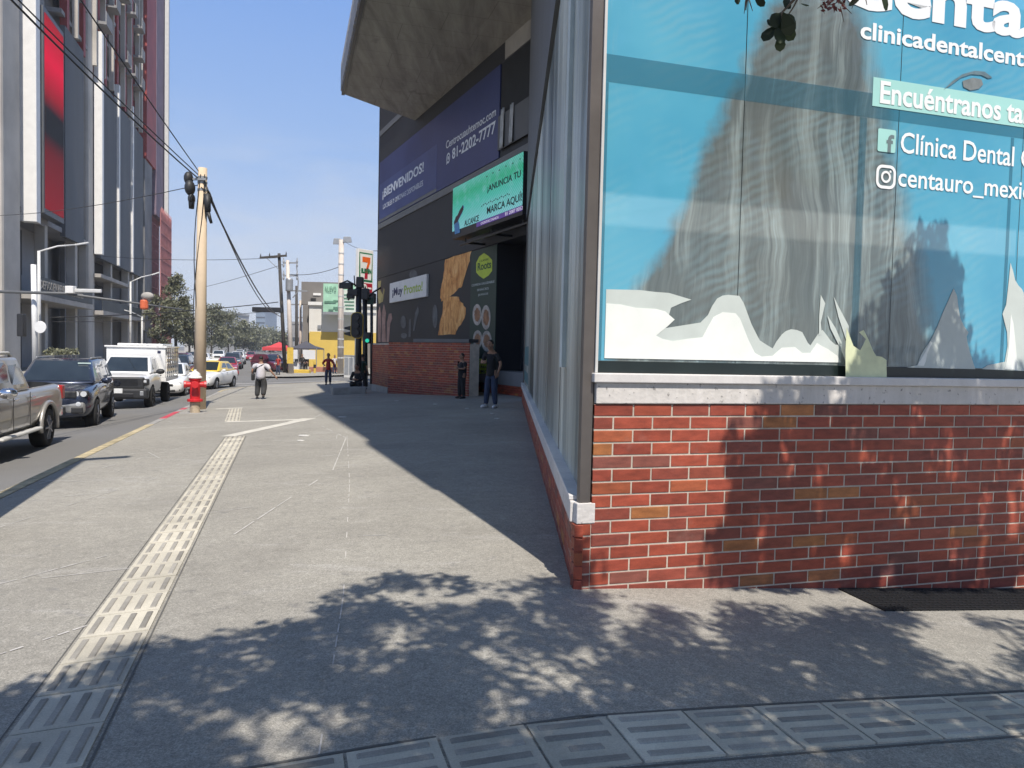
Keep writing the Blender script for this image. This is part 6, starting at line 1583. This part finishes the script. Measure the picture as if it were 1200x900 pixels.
# ------------------------------------------------------------------ trees
def mat_leaf(name, col, var=.5):
    m, n, l, b = newmat(name)
    a = n.new('ShaderNodeVertexColor'); a.layer_name = 'tone'
    c = mixc(n, l, 1, col, a.outputs[0], 'MULTIPLY'); l.new(c, b.inputs['Base Color']); b.inputs['Roughness'].default_value = .55
    tr = n.new('ShaderNodeBsdfTranslucent'); ms = n.new('ShaderNodeMixShader'); ms.inputs[0].default_value = .22
    l.new(c, tr.inputs[0]); l.new(b.outputs[0], ms.inputs[1]); l.new(tr.outputs[0], ms.inputs[2]); l.new(ms.outputs[0], n['Material Output'].inputs[0]); return m
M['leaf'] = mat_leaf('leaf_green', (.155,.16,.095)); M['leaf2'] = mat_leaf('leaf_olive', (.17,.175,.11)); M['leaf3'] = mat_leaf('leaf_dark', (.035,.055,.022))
M['bark'] = mat('bark', (.12,.10,.08), .9, .3, 4, bmp=.3)
def leafquad(m, p, sz, r, tone, asp=.55):
    d = V((r.gauss(0,1), r.gauss(0,1), r.gauss(0,1)-.3)).normalized(); n = d.cross(V((r.gauss(0,1), r.gauss(0,1), r.gauss(0,1)))).normalized()*sz*asp*.5
    m.add([p - d*sz*.5, p + n*.9 - d*sz*.05, p + d*sz*.5, p - n*.9 - d*sz*.05], [(0,1,2,3)], 0, tone)
def make_tree(label, loc, h, crown_w, seed, leafm, n=3600, sz=.34, group=None, cone=.0, name='street_tree'):
    r = random.Random(seed); o = thing(name, label, 'tree', loc, 0, group); loc = V(loc)
    blobs = []
    for k in range(26):
        t = r.uniform(.26, 1.0); wr = crown_w*.5*(math.sin(math.pi*min(1, (t-.16)*1.05))**.6 if not cone else (1.15-t)*1.1)
        a = r.uniform(0, 6.28); q = r.uniform(.15, 1)**.6
        blobs.append((V((math.cos(a)*wr*q*.8, math.sin(a)*wr*q*.8, h*t*.96)), crown_w*r.uniform(.10, .20)))
    m = MB(); top = V((r.uniform(-.3,.3), r.uniform(-.3,.3), h*.8)); fork = V((0,0,h*.28))
    m.path([loc-V((0,0,.3)), loc+fork*.5+V((.06,.03,0)), loc+fork, loc+top*.6, loc+top], [h*.022,h*.018,h*.015,h*.009,h*.003], 8)
    for c_, rr2 in blobs[::2]:
        s0 = fork + (top-fork)*r.uniform(0,.6); m.path([loc+s0, loc+lerp(s0, c_, .5)+V((0,0,.2)), loc+c_], [h*.007,h*.005,h*.002], 5)
    m.build('trunk', M['bark'], o, smooth=True)
    m = MB()
    for i in range(n):
        c_, rr2 = r.choice(blobs); d = V((r.gauss(0,1), r.gauss(0,1), r.gauss(0,.8))).normalized()*(rr2*r.uniform(.35,1.08))
        leafquad(m, loc + c_ + d, sz*r.uniform(.6,1.4), r, r.uniform(.55,1.5))
    m.build('crown', leafm, o, fix=False); return o
def lane(px, lat): 
    s = sx(px, lat); return SG(s, lat, .03)
tA = lane(206, 14.9); hA = T(206, 316, 14.9).z - tA.z
make_tree('tall leafy tree with a pointed top at the end of the concrete tower', tA, hA, 5.6, 21, M['leaf'], 5200, .36, cone=.5)
TG = 'trees lining the far side of the avenue'
for px, lat, top, wd, sd, lab, lm in ((190, 15.6, 345, 5.0, 3, 'shorter bushy tree left of the tall pointed one', 'leaf2'), (222, 15.5, 345, 6, 8, 'round tree just right of the tall pointed one', 'leaf'), (248, 14.8, 356, 9, 5, 'broad tree right behind the concrete utility pole', 'leaf2'), (268, 15, 366, 11, 6, 'broad olive tree right of the utility pole', 'leaf2'), (286, 15, 380, 15, 7, 'distant rounded tree in the middle of the avenue view', 'leaf'), (300, 15.2, 386, 20, 9, 'far tree near the end of the avenue', 'leaf')):
    p = lane(px, lat); make_tree(lab, p, T(px, top, lat).z - p.z, wd, sd, M[lm], 3600, .36*max(1, p.y/110), TG)
for px, dd, top, wd, sd, lab in ((316, 300, 389, 22, 31, 'far tree left of the red canopy'), (336, 260, 391, 14, 33, 'far tree behind the poles right of the red canopy')):
    p = at(px, 412, dd); p.z = zg(-16); make_tree(lab, p, at(px, top, dd).z - p.z, wd, sd, M['leaf2'], 3000, .9, 'trees closing the avenue')
# skyline
M['far_glass'] = mat('far_glass', (.20,.25,.31), .4, .1, .05); M['far_pale'] = mat('far_pale', (.45,.44,.42), .8, .15, .1)
def farb(nm, lab, x0, x1, top, dd, mt, th=30):
    a = at(x0, 412, dd); b = at(x1, top, dd); a.z = zg(-16); o = thing(nm, lab, 'building', a); m = MB(); m.box(a.x, b.x, dd, dd+th, a.z-1, b.z); m.build('block', mt, o)
    m = MB(); n = max(2, int((b.z-a.z)/4)); 
    for k in range(1, n): z = a.z + (b.z-a.z)*k/n; m.box(a.x+.3, b.x-.3, dd-.12, dd-.02, z-.6, z+.6)
    m.build('window_bands', M['carglass'], o); m = MB(); m.box(a.x-.2, b.x+.2, dd-.2, dd+th, b.z, b.z+.8); m.build('parapet', mt, o)
farb('office_tower', 'lone blue grey office tower on the far skyline', 299.5, 311, 366, 620, M['far_glass'])
farb('office_block', 'pale low block behind the trees on the far side', 216, 228, 372, 210, M['far_pale'])
farb('office_block', 'tall pale block showing over the trees beside the utility pole', 243, 256, 366, 260, M['far_pale'])
farb('office_block', 'narrow white block far along the avenue', 281, 287, 383, 330, M['white'])
farb('office_block', 'grey block behind the poles at the end of the street', 341, 353, 380, 240, M['tw_dim'])
# the tree over the viewer that dapples the pavement and the brick wall
TR = V((2.9, -1.6, 0)); TR.z = zg(TR.x)
nt_ = thing('shade_tree', 'small leaved tree overhead whose shade dapples the pavement and brick wall', 'tree', TR)
rn = random.Random(17)
def inside(p, poly):
    c = False
    for (x0, y0), (x1, y1) in zip(poly, poly[1:] + poly[:1]):
        if (y0 > p[1]) != (y1 > p[1]) and p[0] < (x1-x0)*(p[1]-y0)/(y1-y0) + x0: c = not c
    return c
gpoly = [(-60,850),(0,822),(70,800),(190,752),(250,742),(330,738),(365,712),(400,690),(440,683),(470,670),(560,680),(640,672),(700,696),(770,705),(860,712),(1000,712),(1300,720),(1300,960),(900,990),(-60,990)]
wpoly = [(866,690),(834,655),(856,618),(836,580),(866,552),(854,520),(890,500),(884,476),(925,470),(960,452),(1003,440),(1014,372),(1050,335),(1078,262),(1102,250),(1128,300),(1146,420),(1260,440),(1260,700)]
lightg = [(330,860,80,38),(210,850,20,14),(640,800,42,26),(575,770,26,16),(700,842,30,16),(800,700,58,18),(1150,760,70,24),(1090,730,30,10),(480,850,22,10),(740,765,24,10),(330,700,26,12),(900,820,30,12),(560,830,26,10),(1010,820,28,12),(420,780,20,9)]
cent = []
def trace(p, h): return p - SD*((h - p.z)/SD.z)*1.0 if False else p + SD*((h - p.z)/SD.z)
while len(cent) < 640:
    x, y = rn.uniform(-60, 1300), rn.uniform(660, 985)
    if not inside((x, y), gpoly): continue
    if rn.random() > ((y-600)/400)**-1*.35 and y > 850 and rn.random() < .45: continue
    if any(((x-a)/w_)**2 + ((y-b)/h_)**2 < 1.25 for a, b, w_, h_ in lightg) and rn.random() < .97: continue
    if math.sin(x*.062+y*.031)*math.sin(y*.083-x*.017+1) > .55 and rn.random() < (.9 if y > 800 else .35): continue
    p = gp(x, y); cent.append((trace(p, rn.uniform(2.9, 5.2)), .15 if y < 760 else .19))
k = 0
while k < 520:
    x, y = rn.uniform(830, 1260), rn.uniform(245, 700)
    if not inside((x, y), wpoly): continue
    if math.sin(x*.085+1.3)*math.sin(y*.055+x*.02) > .40 and y > 470: continue
    p = W(x, y); cent.append((trace(p, rn.uniform(3.0, 4.8)), .105)); k += 1
m = MB()
for c_, r_ in cent:
    if (c_ - V((0,0,EYE))).length < 1.3: continue
    for i in range(66 if r_ > .12 else 34):
        d = V((rn.gauss(0,1), rn.gauss(0,1), rn.gauss(0,1))).normalized()*(r_*rn.uniform(.1,1)**.6); p = c_ + d
        if p.y > 1.5 and (p.z-EYE)/p.y < .53 and -.75 < p.x/p.y < .75: continue
        leafquad(m, p, rn.uniform(.055,.095), rn, rn.uniform(.6,1.4), .6)
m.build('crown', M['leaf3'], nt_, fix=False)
m = MB(); fk = TR + V((-.3,.1,2.5)); m.path([TR-V((0,0,.2)), TR+V((-.05,0,1.2)), fk], [.17,.14,.12], 12)
for c_, r_ in cent[:640:19]:
    a = lerp(fk, c_, .35) + V((0,0,.35)); 
    if c_.y > 1.3 and (c_.z-EYE)/c_.y < .6: continue
    m.path([fk, a, c_], [.05,.03,.008], 6)
m.build('trunk', M['bark'], nt_, smooth=True)
# the twigs of that tree that hang into the top of the view
def oleaf(m, p, d, n, L_, tone):
    d = d.normalized(); s = d.cross(n).normalized(); n = s.cross(d)
    pr = ((0,0),(.12,.10),(.35,.24),(.62,.33),(.85,.25),(1,.0))
    l_ = [p + d*L_*t + s*L_*w_ + n*L_*.06*math.sin(t*3) for t, w_ in pr]; r_ = [p + d*L_*t - s*L_*w_ + n*L_*.06*math.sin(t*3) for t, w_ in pr[1:-1]]
    m.add(l_ + r_, [tuple(range(6)) + (9,8,7,6)], 0, tone)
tw_ = MB(); lv = MB(); fl_ = MB()
dq = 2.6
def tp2(x, y, dd=0): return at(x, y, dq + dd)
tw_.path([tp2(960,-90), tp2(944,-20), tp2(930,0), tp2(917,14), tp2(912,30)], [.010,.006,.005,.004,.003], 6)
tw_.path([tp2(944,-20), tp2(930,8), tp2(922,20)], [.004,.003,.002], 5); tw_.path([tp2(944,-20), tp2(975,-5), tp2(990,6)], [.005,.003,.002], 5); tw_.path([tp2(870,-40), tp2(876,-5), tp2(874,12)], [.004,.003,.002], 5)
tw_.path([tp2(975,-5), tp2(1010,-12), tp2(1036,-2)], [.004,.003,.002], 5); tw_.path([tp2(874,0), tp2(872,16)], [.0025,.001], 5); tw_.path([tp2(878,0), tp2(882,13)], [.0025,.001], 5)
for x, y, dx, dy, L_ in ((915,16,-14,16,24),(915,14,-4,22,24),(918,14,6,20,26),(922,16,10,16,24),(908,30,-10,14,22),(912,32,2,24,24),(918,30,10,14,20),(914,40,0,20,18),(906,26,-14,6,16),(926,0,-12,14,20),(1032,-6,6,14,20),(1005,-8,-8,16,18),(868,-4,-10,8,16),(884,-4,8,8,16),(940,4,8,6,14)):
    a, b = tp2(x, y, rn.uniform(-.04,.04)), tp2(x+dx, y+dy, rn.uniform(-.05,.05)); oleaf(lv, a, b-a, V((rn.uniform(-.6,.6), -1, rn.uniform(-.4,.5))), L_/FPX*dq*1.05, rn.uniform(.5,1.1))
for i in range(70):
    a = tp2(rn.uniform(962,992), rn.uniform(-6,13), rn.uniform(-.04,.04)); d = V((rn.gauss(0,1), rn.gauss(0,1), rn.gauss(0,1)-.3)); leafquad(fl_, a, rn.uniform(.014,.030), rn, rn.uniform(.5,1.4), .45)
for x, y, dx, dy in ((985,8,4,18),(988,6,10,10),(966,4,-8,6),(1004,-2,-6,12),(1014,-4,2,10),(964,8,2,8)): a, b = tp2(x,y), tp2(x+dx,y+dy); tw_.path([a, b], [.0022,.001], 5)
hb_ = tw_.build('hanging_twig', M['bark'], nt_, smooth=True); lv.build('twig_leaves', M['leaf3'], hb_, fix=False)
M['bud'] = mat_leaf('bud_red', (.16,.035,.035)); fl_.build('red_buds', M['bud'], hb_, fix=False)
# planting in the boxes before the tower
for (o, a, b, z) in PL:
    m = MB(); r = random.Random(int(a*10))
    for i in range(int((b-a)*110)): leafquad(m, S(r.uniform(a, b-.1), r.uniform(16.25,16.95), z + r.uniform(-.05,.55)*r.random()**.5), r.uniform(.15,.35), r, r.uniform(.7,1.6))
    m.build('planting', M['leaf2'], o, fix=False)
# ------------------------------------------------------------------ litter
M['litter'] = mat('litter_paper', (.62,.61,.58), .8, .1, 20)
for i, (px, py, s, lab) in enumerate(((465,470,.06,'white paper scrap in front of the brick enclosure'),(510,474,.06,'paper scrap between the brick enclosure and the standing man'),(547,479,.05,'paper scrap left of the standing mans shoes'),(577,485,.06,'paper scrap in front of the standing mans shoes'),(583,491,.07,'nearest paper scrap to the glass wall'),(401,489,.09,'paper scrap in the shade beside the long shadow edge'),(357,511,.10,'flattened pale scrap on the sunlit pavement'),(352,517,.07,'small pale scrap beside the flattened one'))):
    p = gp(px, py); r = random.Random(i); a0 = r.uniform(0,6)
    m = MB(); pts = [p + V((s*r.uniform(.7,1.2)*math.cos(a0+k*1.05), s*.8*r.uniform(.6,1.1)*math.sin(a0+k*1.05), .004)) for k in range(6)]; m.prism(pts, V((0,0,.012)))
    tag(m.build('paper_scrap', M['litter']), lab, 'litter', 'paper scraps on the pavement')
# ------------------------------------------------------------------ air
m = MB(); m.box(-540, 440, -80, 1040, -2.6, 82)
hz = m.build('haze', [])
hz['kind'] = 'stuff'
hm = bpy.data.materials.new('haze_air'); hm.use_nodes = True
hn, hl = hm.node_tree.nodes, hm.node_tree.links
hn.remove(hn['Principled BSDF'])
pv_ = hn.new('ShaderNodeVolumePrincipled')
pv_.inputs['Color'].default_value = (.86, .91, 1.0, 1); pv_.inputs['Density'].default_value = .00050; pv_.inputs['Anisotropy'].default_value = .2
hl.new(pv_.outputs[0], hn['Material Output'].inputs['Volume'])
hz.data.materials.append(hm)
